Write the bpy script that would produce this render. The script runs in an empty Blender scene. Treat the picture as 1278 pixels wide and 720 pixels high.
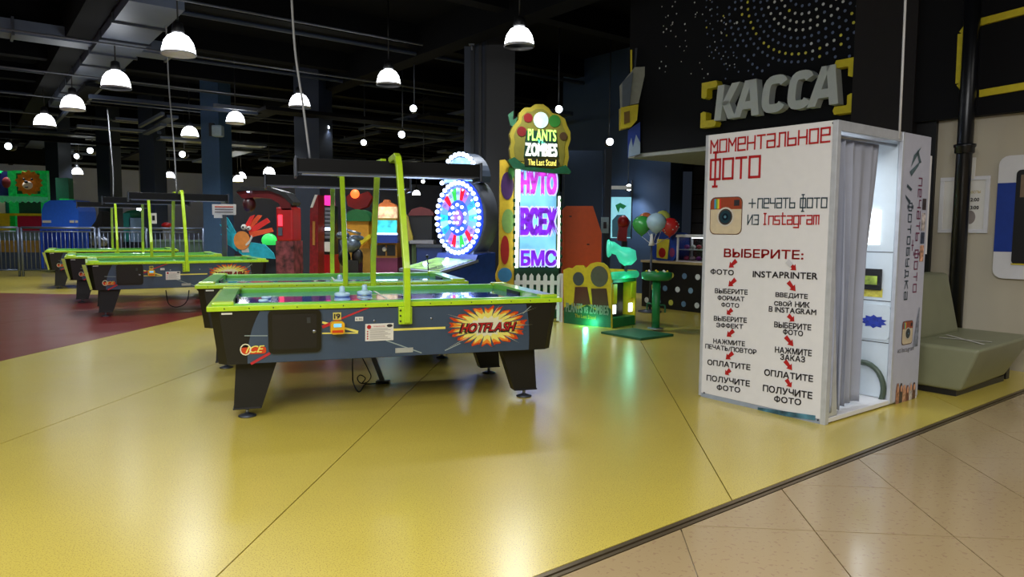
import bpy, bmesh, math, random
from mathutils import Vector, Matrix
random.seed(7)
PI = math.pi
D = bpy.data
COL = bpy.context.scene.collection
S = bpy.context.scene

# ------------------------------------------------------------------ camera
FPX, PITCH, ROLL, CAMH = 893.7, .0828, .0076, 1.38
cam_d = D.cameras.new('camera'); cam = D.objects.new('camera', cam_d); COL.objects.link(cam)
cam_d.sensor_width = 36.0; cam_d.lens = 36.0 * FPX / 1278.0; cam_d.clip_end = 200
cam.matrix_world = Matrix.Translation((0, 0, CAMH)) @ Matrix.Rotation(PI / 2 - PITCH, 4, 'X') @ Matrix.Rotation(ROLL, 4, 'Z')
S.camera = cam

# ------------------------------------------------------------------ world, exposure
w = D.worlds.new('world'); S.world = w; w.use_nodes = True
w.node_tree.nodes['Background'].inputs[0].default_value = (.55, .7, 1, 1)
w.node_tree.nodes['Background'].inputs[1].default_value = .02
S.view_settings.view_transform = 'Standard'; S.view_settings.look = 'None'
S.view_settings.gamma = 1.0; S.view_settings.exposure = 0.0
S.view_settings.use_curve_mapping = False

def area(name, loc, size, power, color=(1, 1, 1), rot=(0, 0, 0), sy=None):
    l = D.lights.new(name, 'AREA'); l.shape = 'RECTANGLE'; l.size = size; l.size_y = sy or size
    l.energy = power; l.color = color; l.spread = math.radians(150)
    o = D.objects.new(name, l); COL.objects.link(o); o.location = loc; o.rotation_euler = rot
    return o
def point(name, loc, power, color=(1, 1, 1), r=.12, parent=None):
    l = D.lights.new(name, 'POINT'); l.energy = power; l.color = color; l.shadow_soft_size = r
    o = D.objects.new(name, l); COL.objects.link(o); o.location = loc
    if parent: o.parent = parent
    return o
# ceiling light fields of the mall corridor behind and beside the photographer
area('unseen_area_light', (0.0, 0.6, 4.6), 6.0, 180, (1, .98, .95), (math.radians(8), 0, 0), 1.6)
area('unseen_area_light', (6.5, 2.2, 4.6), 2.0, 110, (1, .97, .92), (0, 0, math.radians(38)), 4.0)
area('unseen_area_light', (-5.5, .5, 4.6), 4.0, 130, (.98, .97, .95), (0, 0, 0), 2.0)

area('unseen_area_light', (-2.5, -3.5, 4.7), 5.0, 330, (.97, .98, 1), (math.radians(48), 0, math.radians(-18)), 1.2)  # added unseen fill, tilted to brighten the booth front

# ------------------------------------------------------------------ layout frames
BA = math.radians(-52.5)
E1 = Vector((math.cos(BA), math.sin(BA), 0)); E2 = Vector((-E1.y, E1.x, 0)); B0 = Vector((1.573, 5.893, 0))
def B(a, b, z=0.0): return B0 + E1 * a + E2 * b + Vector((0, 0, z))      # frame of the building
def ray(u, v):
    a = u - 639.0; b = v - 360.0
    a, b = math.cos(ROLL) * a + math.sin(ROLL) * b, -math.sin(ROLL) * a + math.cos(ROLL) * b
    x = a / FPX; up = -b / FPX
    return Vector((x, math.cos(PITCH) + up * math.sin(PITCH), -math.sin(PITCH) + up * math.cos(PITCH)))
def G(u, v, z=0.0):                                                      # point on a level plane
    d = ray(u, v); return d * ((z - CAMH) / d.z) + Vector((0, 0, CAMH))
def AT(u, v, y):                                                         # point at a distance y
    d = ray(u, v); return d * (y / d.y) + Vector((0, 0, CAMH))
def ONB(u, v, b):                                                        # (a, z) on the plane b of the building
    d = ray(u, v); t = (b + B0.dot(E2)) / d.dot(E2); p = d * t
    return ((p - B0).dot(E1), p.z + CAMH)
def ONA(u, v, a0):                                                       # (b, z) on the plane a of the building
    d = ray(u, v); t = (a0 + B0.dot(E1)) / d.dot(E1); p = d * t
    return ((p - B0).dot(E2), p.z + CAMH)

# ------------------------------------------------------------------ materials
_m = {}
def lin(c): return tuple(((x / 255 + .055) / 1.055) ** 2.4 if x > 10 else x / 255 / 12.92 for x in c)
def mat(name, rgb, rough=.5, metal=0., em=0., var=.08, scale=14., bump=0., alpha=1., trans=0., coat=0., spec=.5):
    if name in _m: return _m[name]
    m = D.materials.new(name); m.use_nodes = True; nt = m.node_tree; n = nt.nodes; L = nt.links
    p = n['Principled BSDF']; c = lin(rgb)
    p.inputs['Roughness'].default_value = rough; p.inputs['Metallic'].default_value = metal
    p.inputs['Alpha'].default_value = alpha; p.inputs['Transmission Weight'].default_value = trans
    p.inputs['Coat Weight'].default_value = coat; p.inputs['Specular IOR Level'].default_value = spec
    tc = n.new('ShaderNodeTexCoord'); no = n.new('ShaderNodeTexNoise'); no.inputs['Scale'].default_value = scale
    no.inputs['Detail'].default_value = 4
    L.new(tc.outputs['Object'], no.inputs['Vector'])
    r = n.new('ShaderNodeValToRGB'); r.color_ramp.elements[0].position = .3; r.color_ramp.elements[1].position = .7
    r.color_ramp.elements[0].color = tuple(x * (1 - var) for x in c) + (1,)
    r.color_ramp.elements[1].color = tuple(min(1, x * (1 + var)) for x in c) + (1,)
    L.new(no.outputs['Fac'], r.inputs['Fac']); L.new(r.outputs['Color'], p.inputs['Base Color'])
    if em > 0:
        L.new(r.outputs['Color'], p.inputs['Emission Color']); p.inputs['Emission Strength'].default_value = em
    if bump > 0:
        b = n.new('ShaderNodeBump'); b.inputs['Strength'].default_value = bump; b.inputs['Distance'].default_value = .01
        L.new(no.outputs['Fac'], b.inputs['Height']); L.new(b.outputs['Normal'], p.inputs['Normal'])
    _m[name] = m; return m

def floor_mat(name, base, speck, rough, coat=.3, speck_scale=160., amount=.56, stain=.1):
    m = D.materials.new(name); m.use_nodes = True; nt = m.node_tree; n = nt.nodes; L = nt.links
    p = n['Principled BSDF']; b = lin(base); s = lin(speck)
    geo = n.new('ShaderNodeNewGeometry')
    no = n.new('ShaderNodeTexNoise'); no.inputs['Scale'].default_value = .6; no.inputs['Detail'].default_value = 5
    L.new(geo.outputs['Position'], no.inputs['Vector'])
    r = n.new('ShaderNodeValToRGB'); r.color_ramp.elements[0].position = .3; r.color_ramp.elements[1].position = .75
    r.color_ramp.elements[0].color = tuple(x * (1 - stain) for x in b) + (1,)
    r.color_ramp.elements[1].color = tuple(x * (1 + stain) for x in b) + (1,)
    L.new(no.outputs['Fac'], r.inputs['Fac'])
    sp = n.new('ShaderNodeTexNoise'); sp.inputs['Scale'].default_value = speck_scale; sp.inputs['Detail'].default_value = 2
    L.new(geo.outputs['Position'], sp.inputs['Vector'])
    r2 = n.new('ShaderNodeValToRGB'); r2.color_ramp.elements[0].position = amount; r2.color_ramp.elements[1].position = amount + .06
    r2.color_ramp.elements[0].color = (0, 0, 0, 1); r2.color_ramp.elements[1].color = (.75, .75, .75, 1)
    L.new(sp.outputs['Fac'], r2.inputs['Fac'])
    mx = n.new('ShaderNodeMix'); mx.data_type = 'RGBA'
    L.new(r2.outputs['Color'], mx.inputs['Factor']); L.new(r.outputs['Color'], mx.inputs['A']); mx.inputs['B'].default_value = s + (1,)
    L.new(mx.outputs['Result'], p.inputs['Base Color'])
    n3 = n.new('ShaderNodeTexNoise'); n3.inputs['Scale'].default_value = 2.2; n3.inputs['Detail'].default_value = 6
    L.new(geo.outputs['Position'], n3.inputs['Vector'])
    mr = n.new('ShaderNodeMapRange'); mr.inputs['To Min'].default_value = rough - .03; mr.inputs['To Max'].default_value = rough + .06
    L.new(n3.outputs['Fac'], mr.inputs['Value']); L.new(mr.outputs['Result'], p.inputs['Roughness'])
    bp = n.new('ShaderNodeBump'); bp.inputs['Strength'].default_value = .02; bp.inputs['Distance'].default_value = .003
    L.new(n3.outputs['Fac'], bp.inputs['Height']); L.new(bp.outputs['Normal'], p.inputs['Normal'])
    p.inputs['Coat Weight'].default_value = coat; p.inputs['Coat Roughness'].default_value = rough * .75
    return m

M_yel = floor_mat('yellow_terrazzo', (206, 186, 78), (150, 116, 44), .30, .7)
M_red = floor_mat('red_terrazzo', (128, 40, 38), (90, 26, 28), .28, .6)
M_tile = floor_mat('beige_stoneware', (166, 144, 106), (150, 122, 94), .16, .3, 40., .6, .06)
M_joint = mat('dark_joint', (70, 52, 34), .8)
M_black = mat('black_paint', (17, 17, 19), .45)
M_ceil = mat('ceiling_black', (4, 5, 7), .95, spec=.1)
M_steel = mat('brushed_steel', (150, 155, 165), .3, .9)
M_dsteel = mat('dark_steel', (70, 74, 82), .4, .6)
M_duct = mat('duct_metal', (84, 92, 108), .5, .3, scale=3)
M_white = mat('white_laminate', (222, 221, 223), .35, var=.02)
M_paper = mat('white_paper', (225, 222, 214), .6, var=.02)
M_red_p = mat('red_print', (176, 22, 26), .5)
M_dark_p = mat('dark_print', (44, 40, 46), .5)
M_teal_p = mat('slate_print', (46, 66, 78), .5)
M_lime = mat('lime_metal', (178, 214, 34), .3, coat=.4)
M_green_r = mat('green_rail', (112, 196, 64), .3, coat=.4)
M_yel_o = mat('yellow_paint', (214, 196, 30), .5)
M_char = mat('charcoal_pillar', (26, 30, 38), .6)
M_lampglow = mat('lamp_diffuser', (246, 250, 255), .4, em=9., var=.01)
M_bulb = mat('cool_bulb', (200, 222, 255), .3, em=5., var=.02)
M_blue_o = mat('blue_panel', (28, 60, 150), .4)

# ------------------------------------------------------------------ mesh helpers
def linkm(name, me, m, parent=None):
    o = D.objects.new(name, me); COL.objects.link(o)
    if m is not None:
        for mm in (m if isinstance(m, (list, tuple)) else [m]): me.materials.append(mm)
    if parent: o.parent = parent
    return o
def obj(name, bm, m, parent=None, smooth=False):
    bmesh.ops.recalc_face_normals(bm, faces=bm.faces)
    me = D.meshes.new(name); bm.to_mesh(me); bm.free()
    if smooth:
        for p in me.polygons: p.use_smooth = True
    return linkm(name, me, m, parent)
def tag(o, label=None, cat=None, group=None, kind=None):
    if label: o['label'] = label
    if cat: o['category'] = cat
    if group: o['group'] = group
    if kind: o['kind'] = kind
    return o
def thing(name, label, cat, loc=(0, 0, 0), rz=0., group=None):
    o = D.objects.new(name, None); COL.objects.link(o); o.location = loc; o.rotation_euler = (0, 0, rz)
    o.empty_display_size = .1
    return tag(o, label, cat, group)
def copy_tree(o, parent=None):
    c = o.copy(); COL.objects.link(c); c.parent = parent
    for ch in o.children: copy_tree(ch, c)
    return c
def box(bm, c, s, bev=0., rot=None):
    r = bmesh.ops.create_cube(bm, size=1); vs = r['verts']
    for v in vs: v.co = Vector((v.co.x * s[0], v.co.y * s[1], v.co.z * s[2]))
    if bev > 0:
        es = list({e for v in vs for e in v.link_edges})
        rr = bmesh.ops.bevel(bm, geom=es, offset=bev, segments=2, affect='EDGES', profile=.6)
        vs = list({v for f in rr['faces'] for v in f.verts} | {v for v in vs if v.is_valid})
    for v in vs:
        if rot is not None: v.co = rot @ v.co
        v.co += Vector(c)
    return bm
def boxo(name, c, s, m, parent=None, bev=0., rot=None):
    return obj(name, box(bmesh.new(), c, s, bev, rot), m, parent)
def box2(name, lo, hi, m, parent=None, bev=0.):
    return boxo(name, [(a + b) / 2 for a, b in zip(lo, hi)], [abs(b - a) for a, b in zip(lo, hi)], m, parent, bev)
def tube(bm, pts, r, seg=8, cap=True):
    pts = [Vector(p) for p in pts]; rings = []
    up = None
    for i, p in enumerate(pts):
        t = (pts[min(i + 1, len(pts) - 1)] - pts[max(i - 1, 0)]).normalized()
        if up is None:
            up = Vector((0, 0, 1)) if abs(t.z) < .9 else Vector((1, 0, 0))
        x = t.cross(up).normalized(); y = x.cross(t).normalized(); up = y
        rr = r[i] if isinstance(r, (list, tuple)) else r
        rings.append([bm.verts.new(p + x * rr * math.cos(2 * PI * k / seg) + y * rr * math.sin(2 * PI * k / seg)) for k in range(seg)])
    for a, b in zip(rings, rings[1:]):
        for k in range(seg): bm.faces.new((a[k], a[(k + 1) % seg], b[(k + 1) % seg], b[k]))
    if cap: bm.faces.new(rings[0]); bm.faces.new(rings[-1])
    return bm
def tubeo(name, pts, r, m, parent=None, seg=8):
    return obj(name, tube(bmesh.new(), pts, r, seg), m, parent, True)
def lathe(name, prof, m, parent=None, c=(0, 0, 0), seg=20, axis='z', sx=1., sy=1.):
    bm = bmesh.new(); rings = []
    for (r, z) in prof:
        ring = []
        for k in range(seg):
            a = 2 * PI * k / seg; x, y = r * math.cos(a) * sx, r * math.sin(a) * sy
            v = (x, y, z) if axis == 'z' else ((x, z, y) if axis == 'y' else (z, x, y))
            ring.append(bm.verts.new(Vector(c) + Vector(v)))
        rings.append(ring)
    for a, b in zip(rings, rings[1:]):
        for k in range(seg): bm.faces.new((a[k], a[(k + 1) % seg], b[(k + 1) % seg], b[k]))
    if prof[0][0] > 1e-5: bm.faces.new(rings[0])
    if prof[-1][0] > 1e-5: bm.faces.new(rings[-1])
    bmesh.ops.remove_doubles(bm, verts=bm.verts, dist=1e-5)
    return obj(name, bm, m, parent, True)
def ball(name, c, r, m, parent=None, sc=(1, 1, 1), seg=14, rot=None):
    bm = bmesh.new(); bmesh.ops.create_uvsphere(bm, u_segments=seg, v_segments=max(6, seg * 2 // 3), radius=r)
    for v in bm.verts:
        v.co = Vector((v.co.x * sc[0], v.co.y * sc[1], v.co.z * sc[2]))
        if rot is not None: v.co = rot @ v.co
        v.co += Vector(c)
    return obj(name, bm, m, parent, True)
def prism(name, pts, f0, f1, m, parent=None, bm=None):
    """outline pts (s,t); f0 and f1 map an outline point to the front and back point"""
    own = bm is None
    if own: bm = bmesh.new()
    a = [bm.verts.new(f0(s, t)) for s, t in pts]; b = [bm.verts.new(f1(s, t)) for s, t in pts]
    bm.faces.new(a); bm.faces.new(b)
    n = len(pts)
    for i in range(n): bm.faces.new((a[i], a[(i + 1) % n], b[(i + 1) % n], b[i]))
    if not own: return bm
    return obj(name, bm, m, parent)
def xz(y0, y1): return (lambda s, t: (s, y0, t)), (lambda s, t: (s, y1, t))
def yz(x0, x1): return (lambda s, t: (x0, s, t)), (lambda s, t: (x1, s, t))
def prism_xz(name, pts, y0, y1, m, parent=None):
    a, b = xz(y0, y1); return prism(name, pts, a, b, m, parent)
def prism_yz(name, pts, x0, x1, m, parent=None):
    a, b = yz(x0, x1); return prism(name, pts, a, b, m, parent)
def rrect(x0, z0, x1, z1, r, n=4):
    o = []
    for cx, cz, a0 in ((x1 - r, z1 - r, 0), (x0 + r, z1 - r, 90), (x0 + r, z0 + r, 180), (x1 - r, z0 + r, 270)):
        for k in range(n + 1):
            a = math.radians(a0 + 90 * k / n); o.append((cx + r * math.cos(a), cz + r * math.sin(a)))
    return o
def ell(cx, cz, rx, rz, n=24, a0=0., a1=2 * PI):
    return [(cx + rx * math.cos(a0 + (a1 - a0) * k / n), cz + rz * math.sin(a0 + (a1 - a0) * k / n)) for k in range(n)]
def decal(name, polys, f, m, parent, off=.002):
    """flat print: polygons (s,t) laid on a surface by f(s,t,off)"""
    if name.split('_')[-1] in ('streak', 'spikes', 'rays', 'marks', 'print', 'graphic', 'small') and len(polys) > 1:
        name = {'burst_spikes': 'burst_spike', 'burst_rays': 'burst_ray', 'red_marks': 'red_mark', 'small_print': 'print_line'}.get(name, name)
        return [decal(name, [p], f, m, parent, off) for p in polys][0]
    bm = bmesh.new()
    for p in polys:
        bm.faces.new([bm.verts.new(f(s, t, off)) for s, t in p])
    return obj(name, bm, m, parent)
_fc = {}
def glyph(ch):
    """outline of one character from the built-in font, filled; two Cyrillic letters are put together from simpler ones"""
    if ch in _fc: return _fc[ch]
    base = {'Ф': 'О', 'Э': 'С'}.get(ch, ch)
    cu = D.curves.new('t', 'FONT'); cu.body = base; cu.size = 1; cu.resolution_u = 3
    o = D.objects.new('t', cu); COL.objects.link(o)
    dg = bpy.context.evaluated_depsgraph_get(); dg.update()
    me = D.meshes.new_from_object(o.evaluated_get(dg)); D.objects.remove(o); D.curves.remove(cu)
    vs = [(v.co.x, v.co.y) for v in me.vertices]; fs = [tuple(p.vertices) for p in me.polygons]; D.meshes.remove(me)
    x0 = min(v[0] for v in vs); vs = [(x - x0, y) for x, y in vs]; wd = max(v[0] for v in vs)
    y0 = min(v[1] for v in vs); y1 = max(v[1] for v in vs); n = len(vs)
    if ch == 'Ф':
        vs = [(x, y0 + .08 + (y - y0) * .8) for x, y in vs]; c = wd / 2
        vs += [(c - .05, y0 - .02), (c + .05, y0 - .02), (c + .05, y1 + .02), (c - .05, y1 + .02)]; fs.append((n, n + 1, n + 2, n + 3))
    if ch == 'Э':
        vs = [(wd - x, y) for x, y in vs]; m_ = (y0 + y1) / 2
        vs += [(wd * .35, m_ - .045), (wd * .95, m_ - .045), (wd * .95, m_ + .045), (wd * .35, m_ + .045)]; fs.append((n, n + 1, n + 2, n + 3))
    _fc[ch] = (vs, fs, wd); return _fc[ch]
def font2d(txt, shear=0.):
    V, Fs, x = [], [], 0.
    for ch in txt:
        if ch == ' ': x += .28; continue
        vs, fs, wd = glyph(ch); n = len(V)
        V += [(a + x + shear * b, b) for a, b in vs]; Fs += [tuple(i + n for i in f) for f in fs]; x += wd + .11
    x0 = min(v[0] for v in V); x1 = max(v[0] for v in V); y0 = min(v[1] for v in V); y1 = max(v[1] for v in V)
    return [((a - x0) / (x1 - x0), (b - y0) / (y1 - y0), 0) for a, b in V], Fs
def textd(name, txt, s0, s1, t0, t1, f, m, parent, off=.003, bold=.012, shear=0., rot90=False, slope=0.):
    vs, fs = font2d(txt, shear)
    bm = bmesh.new(); bx = bold * abs(t1 - t0) * .9
    for dx, dy in ((0, 0),) if bold < .013 else ((-bx, -bx), (bx, bx), (-bx, bx), (bx, -bx), (0, 0)):
        V = []
        for x, y, z in vs:
            V.append(bm.verts.new(f(s0 + x * (s1 - s0) + dx, t0 + y * (t1 - t0) + slope * x + dy, off)))
        for q in fs:
            try: bm.faces.new([V[i] for i in q])
            except ValueError: pass
    return obj(name, bm, m, parent)
GL = {
 'М': [[(0,0),(0,1),(.5,.45),(1,1),(1,0)]], 'О': [[(0,0),(0,1),(1,1),(1,0),(0,0)]],
 'Е': [[(1,0),(0,0),(0,1),(1,1),(1,.5),(0,.5)]], 'Н': [[(0,0),(0,1)],[(1,0),(1,1)],[(0,.5),(1,.5)]],
 'Т': [[(0,1),(1,1)],[(.5,0),(.5,1)]], 'А': [[(0,1),(1,1),(1,0),(0,0),(0,.5),(1,.5)]],
 'Л': [[(0,0),(.25,0),(.25,1),(1,1),(1,0)]], 'Ь': [[(0,1),(0,0),(1,0),(1,.5),(0,.5)]],
 'Ф': [[(0,0),(0,1),(1,1),(1,0),(0,0)],[(.5,-.38),(.5,1.38)],[(.3,1.38),(.7,1.38)],[(.3,-.38),(.7,-.38)]],
 'П': [[(0,0),(0,1),(1,1),(1,0)]], 'Ч': [[(0,1),(0,.5),(1,.5)],[(1,1),(1,0)]],
 'И': [[(0,1),(0,0),(1,1),(1,0)]], 'З': [[(0,1),(1,1),(1,.5),(.3,.5)],[(1,.5),(1,0),(0,0)]],
 '+': [[(0,.5),(1,.5)],[(.5,.05),(.5,.95)]], 'С': [[(1,0),(0,0),(0,1),(1,1)]], 'Б': [[(1,1),(0,1),(0,0),(1,0),(1,.5),(0,.5)]], 'К': [[(0,0),(0,1)],[(1,1),(0,.5),(1,0)]],
 'У': [[(0,1),(0,.5),(1,.5)],[(1,1),(1,0),(0,0)]], 'Д': [[(0,-.2),(0,0),(1,0),(1,-.2)],[(.2,0),(.2,1),(.8,1),(.8,0)]], 'В': [[(0,0),(0,1),(.8,1),(.8,.5),(1,.5),(1,0),(0,0)],[(0,.5),(.8,.5)]],
 'I': [[(.5,0),(.5,1.35)],[(.3,1.35),(.7,1.35)],[(.3,0),(.7,0)]], 'n': [[(0,0),(0,1),(1,1),(1,0)]], 's': [[(1,1),(0,1),(0,.5),(1,.5),(1,0),(0,0)]],
 't': [[(.3,1.35),(.3,0),(.95,0)],[(0,1),(.9,1)]], 'a': [[(0,1),(1,1),(1,0),(0,0),(0,.5),(1,.5)]],
 'g': [[(1,0),(0,0),(0,1),(1,1),(1,-.4),(0,-.4)]], 'r': [[(0,0),(0,1),(.9,1)]], 'm': [[(0,0),(0,1),(1,1),(1,0)],[(.5,1),(.5,0)]], ' ': []}
def squared(name, txt, s0, s1, t0, t1, f, m, parent, th, off=.003, slope=0., rot90=False, gap=.34):
    """square-cornered lettering made of straight strokes"""
    n = len(txt); cw = 1 / (n + gap * (n - 1)); bm = bmesh.new()
    W = s1 - s0; Hh = t1 - t0
    def P(i, x, y):
        X = (i * (1 + gap) + x) * cw
        if rot90: return (s0 + y * W, t1 - X * Hh)
        return (s0 + X * W, t0 + y * Hh + slope * X)
    for i, ch in enumerate(txt):
        for pl in GL[ch]:
            q = [Vector(P(i, x, y)) for x, y in pl]
            for a, b in zip(q, q[1:]):
                d = (b - a).normalized() * th / 2; nn = Vector((-d.y, d.x))
                bm.faces.new([bm.verts.new(f(p.x, p.y, off)) for p in (a - d - nn, b + d - nn, b + d + nn, a - d + nn)])
    return obj(name, bm, m, parent)
def w2l(parent, p):                                  # world point -> coordinates of an upright thing
    q = Vector(p) - Vector(parent.location); a = -parent.rotation_euler.z
    return Vector((q.x * math.cos(a) - q.y * math.sin(a), q.x * math.sin(a) + q.y * math.cos(a), q.z))
def board(name, px, y, th, m, parent):
    """a board standing square to the hall at distance y, outline given where it is seen"""
    pts = [AT(u, v, y) for u, v in px]; pts = [(p.x - parent.location.x, p.z - parent.location.z) for p in pts]
    y0 = y - parent.location.y
    return prism_xz(name, pts, y0, y0 + th, m, parent)
def brect(name, u0, v0, u1, v1, y, th, m, parent, bev=0.):
    a = AT(u0, v1, y); b = AT(u1, v0, y); L0 = parent.location
    return box2(name, (a.x - L0.x, y - L0.y, max(0, a.z) - L0.z), (b.x - L0.x, y + th - L0.y, b.z - L0.z), m, parent, bev)

# ================================================================== SETTING
TD = math.radians(84.9); Tt = Vector((math.cos(TD), math.sin(TD))); Th = Vector((Tt.y, -Tt.x))
ED = math.radians(38.3); Et = Vector((math.cos(ED), math.sin(ED))); EP = Vector((.796, 3.264)); En = Vector((-Et.y, Et.x))   # En points to the yellow side
def clip(poly, p0, n):
    out = []
    for i in range(len(poly)):
        a, b = poly[i], poly[(i + 1) % len(poly)]; da, db = (a - p0).dot(n), (b - p0).dot(n)
        if da >= 0: out.append(a)
        if da * db < 0: out.append(a + (b - a) * (da / (da - db)))
    return out
floor = tag(boxo('floor', (0, 14, -.115), (80, 70, .2), M_joint), kind='structure')
def slab(name, poly, z0, z1, m):
    if len(poly) < 3: return
    bm = bmesh.new()
    a = [bm.verts.new((p.x, p.y, z1)) for p in poly]; b = [bm.verts.new((p.x, p.y, z0)) for p in poly]
    bm.faces.new(a); n = len(poly)
    for i in range(n): bm.faces.new((a[i], a[(i + 1) % n], b[(i + 1) % n], b[i]))
    o = obj(name, bm, m, floor); return o
J0 = Vector((-1.161, 2.727)); g = .0035; PW = 2.215
for k in range(-9, 9):
    o = J0 + Th * (k * PW)
    full = [o + Th * g - Tt * 14, o + Th * (PW - g) - Tt * 14, o + Th * (PW - g) + Tt * 42, o + Th * g + Tt * 42]
    full = clip(full, EP + En * .035, En)
    if k <= -3:
        R0 = Vector((-10.47, 14.56)); R1 = Vector((-5.245, 7.254))
        red = clip(full, R0, -Tt); far = clip(full, R0 + Tt * .004, Tt)
        slab('red_floor_panel', red, -.02, 0, M_red); slab('yellow_floor_panel', far, -.02, 0, M_yel)
    else:
        slab('yellow_floor_panel', full, -.02, 0, M_yel)
# beige tiles of the corridor, one by one, set diagonally to the threshold
g = .003; TW = .615; nt = 0
t0 = Vector((.796, 3.264))
for i in range(-8, 14):
    for j in range(-9, 12):
        o = t0 + Th * (i * TW) + Tt * (j * TW)
        q = [o + Th * g + Tt * g, o + Th * (TW - g) + Tt * g, o + Th * (TW - g) + Tt * (TW - g), o + Th * g + Tt * (TW - g)]
        q = clip(q, EP - En * .035, -En)
        if len(q) < 3: continue
        c = sum(q, Vector((0, 0))) / len(q)
        if c.y < -.5 or abs(c.x) > 9: continue
        slab('tile', q, -.02, random.uniform(-.0006, .0006), M_tile); nt += 1
far_t = clip([Vector((-30, -18)), Vector((30, -18)), Vector((30, 30)), Vector((-30, 30))], EP - En * .035, -En)
slab('tile_field', far_t, -.03, -.012, M_tile)
M_brass = mat('threshold_metal', (120, 104, 78), .35, .7)
def band(name, off, wd, zt, m):
    a = EP + En * off; bm = bmesh.new()
    prism(name, [(0, 0), (0, 1), (1, 1), (1, 0)], lambda s, t: (*(a - Et * 14 + Et * 40 * s + En * wd * (t - .5)), -.02),
          lambda s, t: (*(a - Et * 14 + Et * 40 * s + En * wd * (t - .5)), zt), m, floor)
band('threshold_strip', .012, .024, .004, M_brass); band('threshold_strip', -.02, .02, .002, M_brass)

ceiling = tag(boxo('ceiling', (0, 14, 5.45), (80, 70, .2), M_ceil), kind='structure')
R38 = Matrix.Rotation(-BA + 0, 3, 'Z'); RB = Matrix.Rotation(BA, 3, 'Z')
def bbox_b(name, a0, a1, b0, b1, z0, z1, m, parent=None, bev=0.):
    c = B((a0 + a1) / 2, (b0 + b1) / 2, (z0 + z1) / 2)
    return boxo(name, c, (a1 - a0, b1 - b0, z1 - z0), m, parent, bev, RB)
def struct(o): return tag(o, kind='structure')
# ceiling beams, ducts and pipes (pieces of the ceiling)
M_beam = mat('beam_paint', (4, 5, 8), .85, spec=.12); M_beam2 = mat('beam_paint_grey', (44, 52, 68), .6, spec=.3)
for k, a in enumerate(range(-30, 8, 3)):
    bbox_b('ceiling_beam', a - .14, a + .14, -22, 26, 4.95, 5.35, M_beam, ceiling)
for b in (-14, -8.5, -3, 2.6, 8.5, 14, 19):
    bbox_b('ceiling_beam', -34, 8, b - .2, b + .2, 4.75, 5.35, M_beam, ceiling)
def conduit(name, p0, p1, r, m): tubeo(name, [p0, p1], r, m, ceiling, 6)
M_pipe = mat('light_conduit', (90, 94, 102), .5, .3)
LI = Vector((.1, 9.7, 0))
def LG(i, j): return LI - E1 * 3.42 * i + E2 * 3.4 * j
for i in range(0, 8):
    p0 = LG(i, -4 - i * .6); p1 = LG(i, 0.15 if i < 2 else 4)
    conduit('conduit', p0 + Vector((0, 0, 4.55)), p1 + Vector((0, 0, 4.55)), .018, M_pipe)
for i in range(1, 9):
    p0 = LG(i + .45, -5 - i * .5); p1 = LG(i + .45, 3)
    conduit('service_pipe', p0 + Vector((0, 0, 4.8)), p1 + Vector((0, 0, 4.8)), .04, M_beam2)
# ducts in flanged sections
def duct(pa, pb, width, z0, z1, n):
    pa, pb = Vector(pa), Vector(pb); d = (pb - pa) / n; ang = math.atan2(d.y, d.x)
    for k in range(n):
        c = pa + d * (k + .5); rz = Matrix.Rotation(ang, 3, 'Z')
        boxo('duct_section', (c.x, c.y, (z0 + z1) / 2), (d.length * .985, width, z1 - z0), M_duct, ceiling, 0, rz)
        c = pa + d * (k + 1)
        boxo('duct_flange', (c.x, c.y, (z0 + z1) / 2), (.04, width + .07, z1 - z0 + .07), M_dsteel, ceiling, 0, rz)
q = G(196, 14, 4.55); duct((q.x, q.y, 0), tuple(q - E1 * 11.5), .75, 4.62, 4.95, 9)
q = G(10, 52, 4.6); duct(tuple(q - E2 * 1.2), tuple(q + E2 * 2.6), .5, 4.7, 4.95, 3)
# services far down the hall, catching the light
for k in range(60):
    u = random.uniform(0, 640); y = random.uniform(17, 33); z = random.uniform(3.95, 4.6)
    p = Vector(((u - 639) / FPX * y, y, z)); L_ = random.uniform(1.5, 6)
    dr = E2 if random.random() < .6 else E1
    wd = random.choice([.08, .15, .3, .6])
    boxo('ceiling_tray', p, (L_, wd, .08), random.choice([M_beam2, M_duct, M_beam]), ceiling, 0, Matrix.Rotation(math.atan2(dr.y, dr.x), 3, 'Z'))
# walls
M_grey = mat('grey_wall', (150, 156, 204), .8, var=.04, scale=2)
M_dark = mat('dark_wall', (8, 8, 11), .7, spec=.2, var=.1, scale=3)
M_beige = mat('beige_wall', (190, 181, 160), .7, var=.03, scale=3)
M_bluew = mat('blue_grey_wall', (38, 58, 86), .6, var=.06, scale=3)
pl = Vector((-27, 27, 0))
c = pl + E2 * 14; M_void = mat('dark_header', (7, 8, 11), .8, spec=.1)
hd = pl + E2 * 14 + E1 * 1.0; struct(boxo('trim_8', (hd.x, hd.y, 4.7), (64, .5, 1.5), M_void, None, 0, Matrix.Rotation(BA + PI / 2, 3, 'Z')))
struct(boxo('wall_left', (c.x, c.y, 2.7), (64, .3, 5.4), M_grey, None, 0, Matrix.Rotation(BA + PI / 2, 3, 'Z')))
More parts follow.
